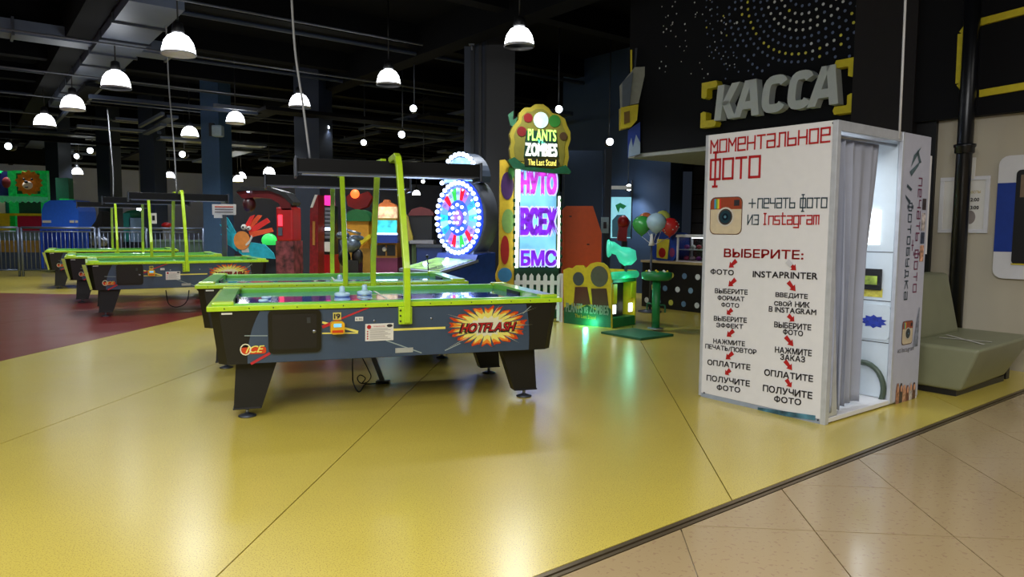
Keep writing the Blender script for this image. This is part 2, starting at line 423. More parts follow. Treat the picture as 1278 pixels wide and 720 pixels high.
# right wall with the cash desk bulkhead: everything sits on one line of the building
struct(bbox_b('wall_right', .32, 9, 3.5, 3.75, 0, 2.56, M_beige))
struct(bbox_b('trim_1', .12, 9, 3.38, 3.8, 2.56, 5.35, M_dark))
M_brown = mat('pillar_brown', (34, 31, 31), .7, spec=.25, var=.05)
struct(bbox_b('trim_2', -.56, .12, 3.34, 4.0, 0, 5.35, M_brown))
struct(bbox_b('trim_3', .12, .32, 3.45, 4.0, 0, 2.56, M_black))
M_mural = mat('mural_black', (8, 9, 13), .7, spec=.2)
bulk = struct(bbox_b('trim_4', -4.2, -.56, 3.5, 6.2, 2.56, 5.35, M_mural))
struct(bbox_b('trim_5', -4.2, -.56, 3.52, 6.2, 2.5, 2.56, mat('soffit_grey', (150, 152, 148), .7)))
M_wood = mat('dark_wood', (38, 35, 39), .6, var=.25, scale=4)
wb = struct(bbox_b('wall_back', -6.2, 1.5, 7.6, 7.9, 0, 5.35, M_dark))
for k in range(11):
    bbox_b('plank', -6.15, 1.45, 7.57, 7.6, .05 + k * .3, .04 + (k + 1) * .3 - .012, M_wood, None).parent = wb
struct(bbox_b('wall_back', -9.6, -6.2, 6.9, 7.3, 0, 5.35, M_bluew))
struct(boxo('wall_front', (0, -18, 2.7), (80, .3, 5.4), mat('corridor_wall', (150, 145, 138), .8)))

# pillars
def pillar(u0, u1, y, m, d=.8):
    p = AT(u0, 300, y); q = AT(u1, 300, y); wd = q.x - p.x
    return p, q, wd
M_p1 = mat('pillar_slate', (36, 44, 60), .55, var=.05); M_p2 = mat('pillar_blue', (56, 84, 122), .55, var=.05)
for (u0, u1, y, m) in ((366, 409, 17.5, M_p1), (251, 283, 19.5, M_p2), (174, 201, 22, M_p1), (121, 145, 24, M_p1), (57, 82, 24.5, M_p1)):
    p, q, wd = pillar(u0, u1, y, m)
    c = (p + q) / 2
    o = struct(boxo('trim_6', (c.x, c.y + wd / 2, 2.7), (wd * .8, wd * .8, 5.3), m, None, .01, Matrix.Rotation(math.radians(-14), 3, 'Z')))
# big pillar by the wheel
p = AT(579, 300, 13.6); q = AT(637, 300, 13.6)
big = struct(box2('trim_7', (p.x, 13.6, 0), (q.x + .05, 14.4, 5.35), M_p1, None, .01))
for uu, ww, mm in ((587, .07, M_char), (597, .05, M_black), (604, .03, M_char)):
    a = AT(uu, 300, 13.6); box2('pilaster_strip', (a.x, 13.53, 0), (a.x + ww, 13.6, 5.3), mm).parent = big
a = AT(606, 300, 13.5); box2('shaded_face', (a.x, 13.5, 0), (q.x + .06, 13.6, 5.34), M_black).parent = big  # black sheet standing in for the shade on the pillar's unlit face
a = AT(589, 52, 13.5); tt = thing('junction_box', 'small grey junction box high on the dark pillar above the prize wheel', 'box', (a.x, 13.46, a.z))
boxo('casing', (0, 0, 0), (.11, .1, .15), M_pipe, tt, .01); tubeo('cable_gland', [(0, 0, -.07), (.01, 0, -.16)], .02, M_pipe, tt)
# loudspeaker-like box on the blue pillar
a = AT(270, 163, 19); tt = thing('wall_box', 'pale box fixed near the top of the blue pillar', 'box', (a.x, 19.1, a.z))
boxo('casing', (0, 0, 0), (.27, .22, .3), mat('pale_casing', (150, 170, 185), .4), tt, .05); boxo('bracket', (-.2, .1, .05), (.12, .1, .34), M_black, tt)

# ================================================================== PENDANT LAMPS
shade_bm = None
def pendant(pos, d, label, power, top=5.34, group='bell pendant lamps'):
    t = thing('pendant_lamp', label, 'lamp', (pos[0], pos[1], top), 0, group); z = pos[2] - top
    r = d / 2
    lathe('shade', [(r * 1.0, z), (r * .98, z + r * .3), (r * .86, z + r * .75), (r * .62, z + r * 1.1), (r * .3, z + r * 1.28), (.02, z + r * 1.32)], M_lampglow, t, seg=18)
    lathe('rim', [(r * 1.02, z - .01), (r * 1.05, z), (r * 1.02, z + .02), (r * .97, z + .02), (r * .97, z - .01), (r * 1.02, z - .01)], M_white, t, seg=18)
    lathe('socket', [(.08, z + r * 1.3), (.09, z + r * 1.35), (.07, z + r * 1.9), (.02, z + r * 2.0)], M_black, t, seg=10)
    tubeo('stem', [(0, 0, z + r * 1.9), (0, 0, 0)], .012, M_black, t, 6)
    l = D.lights.new('lamp_light', 'SPOT'); l.energy = power; l.color = (.93, .97, 1); l.shadow_soft_size = .2; l.spot_size = math.radians(150); l.spot_blend = .6
    o = D.objects.new('lamp_light', l); COL.objects.link(o); o.location = (0, 0, z - .06); o.parent = t
    return t
LAMPS = [(223, 68, 39, 3.83, 'large bell pendant lamp, highest and nearest of those at upper left'),
 (145, 110, 33, 3.84, 'bell pendant lamp second in the row running down from upper left'),
 (91, 137, 27, 3.84, 'bell pendant lamp third in the row at left, under the grey duct end'),
 (56, 158, 24, 3.84, 'bell pendant lamp lowest of the left row of four'),
 (294, 154, 22, 3.84, 'bell pendant lamp hanging right of the top of the blue pillar'),
 (237, 171, 20, 3.84, 'bell pendant lamp hanging just left of the blue pillar'),
 (374, 134, 25, 3.84, 'bell pendant lamp seen behind the long grey cord of the near table'),
 (485, 106, 29, 3.84, 'bell pendant lamp alone between the two dark pillars'),
 (648, 58, 36, 3.85, 'large bell pendant lamp right of the big dark pillar'),
 (80, 222, 13, 3.2, 'small distant pendant lamp, left and lower one of the pair by the play area'),
 (96.5, 218, 13, 3.3, 'small distant pendant lamp right one of the pair by the play area'),
 (212, 222.5, 12, 3.3, 'small distant pendant lamp between two dark pillars above the far tables'),
 (297, 227, 12, 3.1, 'small distant pendant lamp lower one of the overlapping pair over the bird cutout'),
 (301, 223, 12, 3.3, 'small distant pendant lamp upper one of the overlapping pair over the bird cutout'),
 (336, 218, 14, 3.3, 'small distant pendant lamp above the red arch machine'),
 (519.6, 244, 10, 3.0, 'tiny distant pendant lamp left of the prize wheel')]
for (u, v, wd, h, lb) in LAMPS:
    p = G(u, v, h); d = min(.5, wd * p.y / FPX)
    pendant((p.x, p.y, h), d, lb, 260 if p.y < 20 else 300)
# lamps of the same grid above and behind the frame
for (i, j) in ((0, -1), (0, -2), (1, -2), (2, -2), (1, -3), (3, -2), (0, -3), (-1, -1.6)):
    p = LG(i, j)
    pendant((p.x, p.y, 3.95), .42, 'bell pendant lamp of the same row outside the picture', 95, group='bell pendant lamps outside the picture')

def spot(u, v, y, r, label):
    a = AT(u, v, y); t = thing('spotlight', label, 'spotlight', (a.x, a.y, a.z), 0, 'small ceiling spotlights')
    ball('lens', (0, -.02, 0), r, mat('spot_lens', (235, 245, 255), .3, em=9., var=.01), t, seg=10)
    lathe('housing', [(r * 1.1, 0), (r * 1.3, .06), (r * 1.1, .22), (.01, .24)], M_black, t, axis='y', seg=12)
    l = D.lights.new('spot_light', 'SPOT'); l.energy = 60 * (r / .05); l.color = (.88, .94, 1); l.shadow_soft_size = .08; l.spot_size = math.radians(130); l.spot_blend = .8
    o = D.objects.new('spot_light', l); COL.objects.link(o); o.location = (0, -.05, -r * 1.2); o.rotation_euler = (math.radians(12), 0, 0); o.parent = t
    tubeo('arm', [(0, .12, 0), (0, .12, 5.34 - a.z)], .015, M_dsteel, t, 6)
for s in ((516, 135.5, 15, .07, 'spotlight above right of the lone pendant between the pillars, upper one'),
          (501.5, 168, 17, .08, 'spotlight below the lone pendant between the two pillars'),
          (454, 178, 19, .075, 'oval-looking spotlight over the near light bar'),
          (409, 159, 18, .05, 'spotlight at the right edge of the second dark pillar'),
          (697.5, 136.5, 14, .07, 'spotlight right above the cloud-shaped yellow game sign'),
          (761, 177, 15, .075, 'spotlight left of the hanging angular sign'),
          (803, 135.5, 15, .03, 'tiny spotlight right of the hanging angular sign'),
          (11, 182.5, 22, .1, 'spotlight at far left above the play area'),
          (113, 188, 25, .1, 'distant spotlight under the ceiling, right of the play area'),
          (96, 195, 27, .09, 'distant spotlight above the pair of small pendants'),
          (228, 192.6, 24, .1, 'distant spotlight left of the blue pillar, half way up'),
          (173.6, 261, 30, .09, 'spotlight low over the green-topped ride'),
          (528, 226.5, 20, .05, 'spotlight just above the tiny pendant by the prize wheel'),
          (785, 234, 15.5, .07, 'spotlight above the lit beach poster')):
    spot(*s)

# ================================================================== AIR HOCKEY TABLES
TL, TWd, TH = 2.624, 1.458, .838; BL, BW, BH = 2.504, 1.33, .416
M_body = mat('table_black', (13, 11, 11), .45); M_slate = mat('table_slate', (56, 74, 98), .35, var=.04, coat=.2)
M_play = mat('play_surface', (44, 84, 206), .1, em=0, coat=.8, var=.25, scale=2.)
M_or = mat('burst_red', (206, 62, 22), .4, var=.05); M_or2 = mat('burst_orange', (236, 138, 40), .4, var=.05); M_ye = mat('burst_yellow', (236, 224, 110), .4, var=.04); M_pale = mat('burst_pale', (226, 222, 190), .4, var=.03)
M_coin = mat('coin_door_black', (12, 10, 10), .35)
def side_f(s, t, off):  # point on the sloping near side
    return (s, -(TWd - .04) / 2 + (.8 - t) * ((TWd - .04 - BW) / 2) / .384 - off, t)
TAB1 = Vector((-1.074, 5.969, 0)); TA = .3263
def tpx(u, v):          # (s, z) on the near side plane of the first table
    d = ray(u, v); n = Vector((math.sin(TA), -math.cos(TA), 0)); yy = .70
    t = (TAB1.dot(n) + yy) / d.dot(n); p = d * t; q = p - TAB1
    return (q.x * math.cos(TA) + q.y * math.sin(TA), p.z + CAMH)
def make_table():
    t = thing('air_hockey_table', 'nearest air hockey table with full fiery burst graphic showing on its side', 'game table', TAB1, TA, 'air hockey tables')
    bm = bmesh.new()
    def ring(L_, W_, z, c=.0): return [bm.verts.new((x, y, z)) for x, y in ((-L_/2+c, -W_/2), (L_/2-c, -W_/2), (L_/2, -W_/2+c), (L_/2, W_/2-c), (L_/2-c, W_/2), (-L_/2+c, W_/2), (-L_/2, W_/2-c), (-L_/2, -W_/2+c))]
    r0 = ring(BL, BW, BH, .06); r1 = ring(TL - .03, TWd - .04, .8, .06)
    for k in range(8): bm.faces.new((r0[k], r0[(k + 1) % 8], r1[(k + 1) % 8], r1[k]))
    bm.faces.new(r0); bm.faces.new(r1)
    obj('cabinet_body', bm, M_body, t)
    # slate side panels with concave curved ends
    for sgn in (-1, 1):
        pts = []
        for k in range(9):
            z = BH + .004 + (.795 - BH - .004) * k / 8; pts.append((-1.06 + .09 * (k / 8) ** 2.2, z))
        for k in range(9):
            z = .795 - (.795 - BH - .004) * k / 8; pts.append((1.03 + .01 * (1 - k / 8) - .05 * (1 - k / 8) ** 2 + .02, z))
        bm = bmesh.new()
        f = lambda s, tt, off=.006: (s, sgn * -side_f(s, tt, off)[1] if sgn > 0 else side_f(s, tt, off)[1], tt)
        prism('side_panel', pts, lambda s, tt: f(s, tt, .008), lambda s, tt: f(s, tt, -.01), M_slate, t)
    # rim: lime edging, green inner rails, end caps
    bm = bmesh.new()
    for y in (-1, 1): box(bm, (0, y * (TWd / 2 - .02), .818), (TL, .045, .036), .006)
    for x in (-1, 1): box(bm, (x * (TL / 2 - .02), 0, .818), (.045, TWd, .036), .006)
    obj('edge_trim', bm, M_lime, t)
    for y in (-1, 1): boxo('inner_rail', (0, y * (TWd / 2 - .065), .822), (TL - .1, .05, .05), M_green_r, t, .01)
    for x in (-1, 1):
        bm = bmesh.new()
        prof = [(-TWd/2 + .03, .8), (-TWd/2 + .03, .838), (-TWd/2 + .1, .852), (-TWd/2 + .22, .856), (TWd/2 - .22, .856), (TWd/2 - .1, .852), (TWd/2 - .03, .838), (TWd/2 - .03, .8)]
        x0 = x * (TL / 2 - .035); x1 = x * (TL / 2 - .16)
        prism_yz('end_cap', prof, x0, x1, M_green_r, t)
        boxo('goal_slot', (x * (TL / 2 - .163), 0, .82), (.02, .34, .035), M_coin, t)
        for y in (-1, 1): boxo('corner_guard', (x * (TL / 2 - .1), y * (TWd / 2 - .08), .846), (.15, .10, .035), M_lime, t, .018)
    boxo('play_surface', (0, 0, .801), (TL - .34, TWd - .16, .012), M_play, t)
    fz = lambda s, tt, off: (s, tt, .8075 + off)
    bm_l = []
    decal('centre_circle', [[(math.cos(a) * r_, math.sin(a) * r_) for a in (k * PI / 16, (k + 1) * PI / 16) for r_ in ()] or [(.2*math.cos(k*PI/12), .2*math.sin(k*PI/12)), (.2*math.cos((k+1)*PI/12), .2*math.sin((k+1)*PI/12)), (.22*math.cos((k+1)*PI/12), .22*math.sin((k+1)*PI/12)), (.22*math.cos(k*PI/12), .22*math.sin(k*PI/12))] for k in range(24)] + [[(-.01, -.6), (.01, -.6), (.01, .6), (-.01, .6)]], fz, M_pale, t, .001)
    bm = bmesh.new()
    for k in range(16):
        for y in (-1, 1): bmesh.ops.create_uvsphere(bm, u_segments=6, v_segments=4, radius=.005, matrix=Matrix.Translation((-1.2 + k * .16, y * (TWd / 2 + .003), .818)))
    o = obj('trim_screws', bm, M_black, t); o['kind'] = 'stuff'
    # legs
    for x in (-1, 1):
        for y in (-1, 1):
            bm = bmesh.new(); yc = y * .50
            top = [(x * 1.165, .44), (x * .80, .44)]; bot = [(x * .985, .075), (x * 1.185, .075)]
            top = [(x * 1.14, .44), (x * .85, .44)]; bot = [(x * .975, .065), (x * 1.165, .065)]
            l = prism_xz('leg', top + bot, yc - .055, yc + .055, M_body, t)
            cx = x * 1.075
            boxo('foot_plate', (cx, yc, .07), (.19, .12, .012), M_black, l, .004)
            tubeo('foot_stem', [(cx, yc, .012), (cx, yc, .075)], .014, M_steel, l)
            lathe('foot_pad', [(.062, 0), (.064, .008), (.03, .02), (.014, .026)], M_dsteel, l, (cx, yc, 0), 16)
    # coin door
    a = tpx(334, 387); b = tpx(401, 439)
    dr = prism('coin_door', rrect(a[0], b[1], b[0], a[1], .035), lambda s, tt: side_f(s, tt, .024), lambda s, tt: side_f(s, tt, -.0), M_coin, t)
    prism('coin_door_recess', rrect(a[0] + .03, b[1] + .03, b[0] - .03, a[1] - .03, .02), lambda s, tt: side_f(s, tt, .027), lambda s, tt: side_f(s, tt, .02), mat('door_inner', (20, 16, 15), .5), dr)
    k = tpx(392, 413); lathe('lock', [(.014, .03), (.014, .045), (.009, .05), (.001, .05)], M_steel, dr, side_f(k[0], k[1], .0)[:1] + (side_f(k[0], k[1], .0)[1] - .05 - .028, k[1]), 12, 'y').location.y = 0.02
    k = tpx(385, 399); prism('coin_slot', [(k[0] - .012, k[1] - .02), (k[0] + .012, k[1] - .02), (k[0] + .012, k[1] + .02), (k[0] - .012, k[1] + .02)], lambda s, tt: side_f(s, tt, .031), lambda s, tt: side_f(s, tt, .02), M_dsteel, dr)
    # burst graphic
    c = tpx(610, 407); e = tpx(658, 407); w_ = tpx(557, 409); rx = (e[0] - w_[0]) / 2; cx = (e[0] + w_[0]) / 2; rz = (tpx(610, 383)[1] - tpx(610, 434)[1]) / 2; cz = c[1]
    def star(f1, f0, n, seed, jag=.06):
        rnd = random.Random(seed); o = []
        for k in range(n * 2):
            a_ = PI * k / n; r_ = (f1 if k % 2 == 0 else f0) * (1 + rnd.uniform(-jag, jag)); o.append((cx + rx * r_ * math.cos(a_), cz + rz * r_ * math.sin(a_)))
        return o
    decal('burst_red', [star(1.0, .9, 26, 1)], side_f, M_or, t, .0100)
    decal('burst_orange', [star(.9, .78, 26, 2)], side_f, M_or2, t, .0115)
    decal('burst_yellow', [star(.82, .64, 26, 3)], side_f, M_ye, t, .0130)
    decal('burst_pale', [star(.52, .40, 18, 4)], side_f, M_pale, t, .0145)
    sp = []
    rnd = random.Random(9)
    for k in range(22):
        a_ = 2 * PI * (k + rnd.uniform(-.2, .2)) / 22; r0_ = rnd.uniform(.45, .62); r1_ = 1.02; dw = rnd.uniform(.035, .06)
        P_ = lambda r_, aa: (cx + rx * r_ * math.cos(aa), cz + rz * r_ * math.sin(aa))
        sp.append([P_(r0_, a_), P_(r1_, a_ - dw), P_(r1_, a_ + dw)])
    decal('burst_spikes', sp, side_f, M_slate, t, .0160)
    ray_l = []
    for a_, r1_ in ((.62, 1.5), (2.55, 1.25), (3.95, 1.45), (5.45, 1.2), (1.35, 1.25), (0.0, 1.15)):
        P_ = lambda r_, aa: (cx + rx * r_ * math.cos(aa), min(.79, max(BH + .01, cz + rz * r_ * math.sin(aa))))
        ray_l.append([P_(.7, a_ - .012), P_(.7, a_ + .012), P_(r1_, a_)])
    decal('burst_rays', ray_l, side_f, M_pale, t, .0168)
    a = tpx(575, 409); b = tpx(643, 408); z0 = tpx(610, 413)[1]; z1 = tpx(610, 402.5)[1]
    textd('logo_lettering_shadow', 'HOTFLASH', a[0] - .008, b[0] + .004, z0 - .008, z1 - .003, side_f, M_black, t, .0176, .1, .35)
    textd('logo_lettering', 'HOTFLASH', a[0], b[0], z0, z1, side_f, M_red_p, t, .0190, .03, .35)
    # streaks
    st = []
    def streak(p, q, wd):
        p, q = Vector(tpx(*p)), Vector(tpx(*q)); d = (q - p).normalized() * wd; n = Vector((-d.y, d.x))
        return [tuple(p - n), tuple(q - n), tuple(q + n), tuple(p + n)]
    decal('lime_streak', [streak((402, 402), (447, 414), .008), streak((402, 416), (447, 415.5), .005), streak((490, 411.5), (556, 409), .0085), streak((340, 382), (362, 387), .012)], side_f, M_ye, t, .0100)
    decal('red_streak', [streak((405, 406), (465, 381), .006), streak((313, 455), (337, 441), .009), streak((402, 408), (412, 404), .012)], side_f, mat('streak_red', (190, 40, 50), .4), t, .0110)
    decal('pale_streak', [streak((482, 425), (527, 441), .004), streak((305, 419), (334, 419), .003), streak((556, 438), (585, 424), .004), streak((652, 391), (662, 381.5), .003)], side_f, mat('streak_pale', (150, 165, 165), .4), t, .0105)
    a = tpx(297, 441); b = tpx(332, 436); z1 = tpx(315, 430)[1]; z0 = tpx(315, 444)[1]
    decal('corner_logo', [rrect(a[0] + .02, z0 + .01, b[0] - .0, z1 - .02, .015)], side_f, M_or, t, .0120)
    textd('corner_logo_lettering', 'ICE', a[0] + .05, b[0] - .01, z0 + .02, z1 - .01, side_f, M_ye, t, .0140, .02, .4)
    decal('corner_logo_ring', [[(a[0] + .05 + .03 * math.cos(q_), z0 + .045 + .035 * math.sin(q_)), (a[0] + .05 + .03 * math.cos(q_ + .55), z0 + .045 + .035 * math.sin(q_ + .55)), (a[0] + .05 + .038 * math.cos(q_ + .55), z0 + .045 + .043 * math.sin(q_ + .55)), (a[0] + .05 + .038 * math.cos(q_), z0 + .045 + .043 * math.sin(q_))] for q_ in [k * 2 * PI / 12 for k in range(12)]], side_f, M_pale, t, .0145)
    def plate(name, u0, v0, u1, v1, m, th=.004, parent=t):
        a, b = tpx(u0, v1), tpx(u1, v0)
        return prism(name, [(a[0], a[1]), (b[0], a[1]), (b[0], b[1]), (a[0], b[1])], lambda s, tt: side_f(s, tt, .009 + th), lambda s, tt: side_f(s, tt, .004), m, parent), a, b
    n_, a, b = plate('number_sticker', 415.5, 389.5, 425.5, 399, mat('sticker_yellow', (214, 200, 96), .5))
    textd('number', '19', a[0] + .008, b[0] - .008, a[1] + .01, b[1] - .01, side_f, M_dark_p, n_, .0150, .06)
    n_, a, b = plate('label_sticker', 443, 395, 453, 400.5, M_paper)
    textd('label_text', '6.86', a[0] + .006, b[0] - .006, a[1] + .008, b[1] - .008, side_f, M_dark_p, n_, .0150)
    n_, a, b = plate('rules_notice', 456, 403, 491, 426, M_paper)
    W_, H_ = b[0] - a[0], b[1] - a[1]
    decal('red_emblem', [ell(a[0] + W_ * .13, a[1] + H_ * .82, .016, .016, 12)], side_f, M_red_p, n_, .0145)
    decal('grey_emblem', [ell(a[0] + W_ * .86, a[1] + H_ * .86, .022, .012, 12)], side_f, M_dark_p, n_, .0145)
    decal('red_marks', [ell(a[0] + W_ * .08, a[1] + H_ * (.14 + .14 * k), .006, .006, 8) for k in range(4)], side_f, M_red_p, n_, .0145)
    textd('heading', 'ПРАВИЛА ИГРЫ', a[0] + W_ * .28, a[0] + W_ * .7, a[1] + H_ * .8, a[1] + H_ * .88, side_f, M_red_p, n_, .0145)
    lines = [[(a[0] + W_ * .16, a[1] + H_ * (.1 + .085 * k)), (a[0] + W_ * (.9 - .1 * (k % 3)), a[1] + H_ * (.1 + .085 * k)), (a[0] + W_ * (.9 - .1 * (k % 3)), a[1] + H_ * (.125 + .085 * k)), (a[0] + W_ * .16, a[1] + H_ * (.125 + .085 * k))] for k in range(8)]
    decal('small_print', lines, side_f, mat('print_grey', (140, 130, 125), .6), n_, .0145)
    n_, a, b = plate('serial_plate', 494, 434, 516, 441, mat('plate_grey', (170, 172, 165), .4))
    plate('body_sticker', 276.5, 390, 290, 392.5, M_paper)
    for (u, v) in ((467, 400), (538, 397)):
        k = tpx(u, v); lathe('screw', [(.008, .0), (.009, .004), (.001, .005)], M_steel, t, (k[0], side_f(k[0], k[1], .014)[1], k[1]), 10, 'y')
    # card reader
    a = tpx(412, 416); b = tpx(429, 400)
    rd = prism('card_reader', rrect(a[0], a[1], b[0], b[1], .02), lambda s, tt: side_f(s, tt, .075), lambda s, tt: side_f(s, tt, .005), mat('reader_yellow', (226, 170, 30), .4), t)
    prism('reader_screen', rrect(a[0] + .02, a[1] + .052, b[0] - .022, b[1] - .012, .004), lambda s, tt: side_f(s, tt, .078), lambda s, tt: side_f(s, tt, .07), mat('reader_lcd', (120, 190, 220), .3, em=.6), rd)
    prism('reader_slot', [(a[0] + .01, a[1] + .012), (b[0] - .01, a[1] + .012), (b[0] - .01, a[1] + .03), (a[0] + .01, a[1] + .03)], lambda s, tt: side_f(s, tt, .078), lambda s, tt: side_f(s, tt, .07), M_or, rd)
    # overhead light bar on two bent arms
    def bend(sg):
        bm = bmesh.new(); w_ = .022
        pts = [(-.745, .68), (-.75, .95), (-.74, 1.08), (-.60, 1.45), (-.43, 1.86), (-.39, 1.915), (-.33, 1.94), (-.06, 1.93)]
        pts = [(sg * -y, z) for y, z in pts]
        secs = []
        for i, (y, z) in enumerate(pts):
            p0 = Vector(pts[max(i - 1, 0)]); p1 = Vector(pts[min(i + 1, len(pts) - 1)]); d = (p1 - p0).normalized(); n = Vector((-d.y, d.x)) * .026
            secs.append([bm.verts.new((AX + sx * .024, y + sn * n.x, z + sn * n.y)) for sx, sn in ((-1, -1), (1, -1), (1, 1), (-1, 1))])
        for a_, b_ in zip(secs, secs[1:]):
            for k in range(4): bm.faces.new((a_[k], a_[(k + 1) % 4], b_[(k + 1) % 4], b_[k]))
        bm.faces.new(secs[0]); bm.faces.new(secs[-1])
        arm = obj('arm', bm, M_lime, t)
        md = arm.modifiers.new('b', 'BEVEL'); md.width = .006; md.segments = 2
        boxo('clamp', (AX - .012, sg * .735, .735), (.1, .04, .13), M_lime, arm, .006)
        for (dx, dz) in ((-.05, .04), (-.05, 0), (-.05, -.04)):
            lathe('bolt', [(.007, -.004), (.007, .004), (.001, .005)], M_black, arm, (AX + dx, sg * .757, .735 + dz), 8, 'y')
    AX = .06; bend(-1)
    AX = .015; bend(1)
    lb = boxo('light_bar', (LBX, 0, 1.865), (BARL, .22, .115), mat('bar_black', (6, 6, 7), .6, spec=.2), t, .008)
    boxo('bar_trim', (LBX, -.112, 1.81), (BARL, .006, .012), M_dsteel, lb); boxo('bar_trim', (LBX, .112, 1.81), (BARL, .006, .012), M_dsteel, lb)
    boxo('diffuser', (LBX, 0, 1.806), (BARL - .1, .16, .008), mat('bar_diffuser', (190, 196, 205), .4), lb)
    for x in (-1, 1): boxo('bar_end_cap', (LBX + x * BARL / 2, 0, 1.855), (.02, .26, .16), M_dsteel, lb, .006)
    # mains bracket under the cabinet
    bm = bmesh.new(); box(bm, (-.08, .1, .24), (.05, .05, .46), 0, Matrix.Rotation(0, 3, 'Y'))
    return t
LBX = .06; BARL = 1.5
table1 = make_table()
specs = [('second air hockey table, close behind the nearest one and nearly hidden by it', None, .300),
         ('far left air hockey table nearest to the red and yellow floor line', (-6.32, 10.6), .54),
         ('middle one of the three far left air hockey tables', (-7.85, 12.55), .54),
         ('rearmost of the three far left air hockey tables, next to the metal railing', (-10.05, 15.4), .54)]
tables = [table1]
NL = Vector((-TL / 2, -TWd / 2, 0))
for lb, px_, an in specs:
    p = Vector((-2.96, 6.66, 0)) if px_ is None else Vector((px_[0], px_[1], 0))
    c = copy_tree(table1); c.rotation_euler.z = an; q = Matrix.Rotation(an, 3, 'Z') @ NL
    c.location = (p.x - q.x, p.y - q.y, 0); c['label'] = lb
    tables.append(c)
    if px_:
        me = [ch for ch in c.children][0]
        bm = bmesh.new()
        prism('end_trim', [(-.05, .8), (.0, .8), (.075, .43), (.045, .42)], lambda s, t_: (-TL / 2 + .0 + s, -TWd / 2 + .015 + (.8 - t_) * .16, t_), lambda s, t_: (-TL / 2 + .0 + s, -TWd / 2 + .06 + (.8 - t_) * .16, t_), mat('lime_pale_edge', (190, 205, 90), .4), c)
def on_table(t, x, y, z): return t.location + Matrix.Rotation(t.rotation_euler.z, 3, 'Z') @ Vector((x, y, z))
M_mallet = mat('mallet_plastic', (190, 225, 235), .25, var=.02, coat=.4)
for i, (t, x, y, lb) in enumerate(((0, -.33, .1, 'translucent white mallet on the nearest table, left of the straight arm'),
        (0, -.13, .22, 'translucent white mallet on the nearest table, right beside the straight arm'),
        (1, .03, -.35, 'translucent white mallet on the second table beside its bent arm'))):
    p = on_table(tables[t], x, y, .8085)
    o = thing('mallet', lb, 'mallet', p, 0, 'air hockey mallets')
    lathe('base', [(.058, 0), (.064, .006), (.064, .026), (.05, .034), (.03, .036)], M_mallet, o, seg=20)
    lathe('knob', [(.03, .034), (.022, .05), (.024, .068), (.018, .084), (.001, .09)], M_mallet, o, seg=16)
for i, (t, x, y) in enumerate(((0, -.95, -.2), (0, -.93, .05))):
    p = on_table(tables[t], x, y, .8085)
    o = lathe('puck', [(.03, 0), (.037, .004), (.037, .016), (.03, .02), (.001, .02)], M_mallet, None, (0, 0, 0), 18); o.location = p
    tag(o, 'white puck at the left end of the nearest table, ' + ('nearer one of the two' if i == 0 else 'farther one of the two'), 'puck', 'air hockey pucks')
# floor cable and bracket under the nearest table
fp = G(478, 478); br = thing('support_strut', 'slanted silver strut reaching from the nearest table down to the floor', 'strut', fp, 0)
top = AT(466, 446, fp.y + .1) ; dd = Vector(top) - fp
boxm = bmesh.new(); tube(boxm, [(0, 0, .01), tuple(dd * 1.25)], .028, 4); obj('channel', boxm, M_steel, br)
boxo('base_shoe', (0, 0, .012), (.12, .08, .024), M_black, br, .005)
def curve_pts(px, y, zmin=.006):
    out = []
    for u, v in px:
        a = AT(u, v, y); 
        if a.z < zmin: a = G(u, v, zmin)
        out.append(a)
    return out
def smooth(pts, n=5):
    out = []
    for i in range(len(pts) - 1):
        p0, p1, p2, p3 = pts[max(i - 1, 0)], pts[i], pts[i + 1], pts[min(i + 2, len(pts) - 1)]
        for k in range(n):
            t = k / n; out.append(.5 * ((2 * p1) + (-p0 + p2) * t + (2 * p0 - 5 * p1 + 4 * p2 - p3) * t * t + (-p0 + 3 * p1 - 3 * p2 + p3) * t ** 3))
    out.append(pts[-1]); return out
def cable(name, pts, r, m, label, cat='cable', group=None):
    o = tubeo(name, smooth(pts), r, m, None, 6); tag(o, label, cat, group); return o
cable('power_cable', curve_pts([(440, 446), (440, 465), (441, 478), (448, 489), (455, 480), (462, 479), (478, 478)], 6.2), .006, M_black, 'black power cable looping down to the floor under the nearest table')
cable('power_cable', curve_pts([(452, 446), (460, 462), (463, 470), (458, 477), (450, 478), (446, 472), (450, 468), (456, 472), (452, 478)], 6.2), .005, M_black, 'thin coiled black wire hanging beside the silver strut')
p3 = tables[2].location
cable('power_cable', curve_pts([(207, 362), (210, 378), (218, 383), (228, 381), (234, 374), (236, 362)], p3.y - .1), .008, M_black, 'bundle of dark cable hanging under the far table by the floor line')
# cords from the ceiling to the light bars
M_cord = mat('grey_cord', (140, 142, 146), .5)
for (px_, t, lb) in (([(362, -40), (368, 60), (378, 130)], 0, 'light grey power cord dropping from the ceiling to the nearest light bar'),
                    ([(207, 26), (211, 110), (217, 180)], 2, 'grey power cord dropping to the light bar of the far table by the floor line'),
                    ([(134, 137), (138, 180), (141, 215)], 3, 'thin grey power cord dropping to the light bar of the middle far table')):
    ue = {0: 390, 2: 222, 3: 145}[t]
    end = min((on_table(tables[t], LBX + (k / 40 - .5) * BARL, 0, 1.925) for k in range(41)), key=lambda p: abs(639 + FPX * p.x / p.y - ue))
    pts = [w2l(tables[t], p) for p in [AT(px_[0][0], px_[0][1], end.y)] + [AT(u, v, end.y) for u, v in px_[1:]] + [end]]
    tubeo('power_cord', smooth(pts), .010 if t == 0 else .011, M_cord, tables[t], 6)

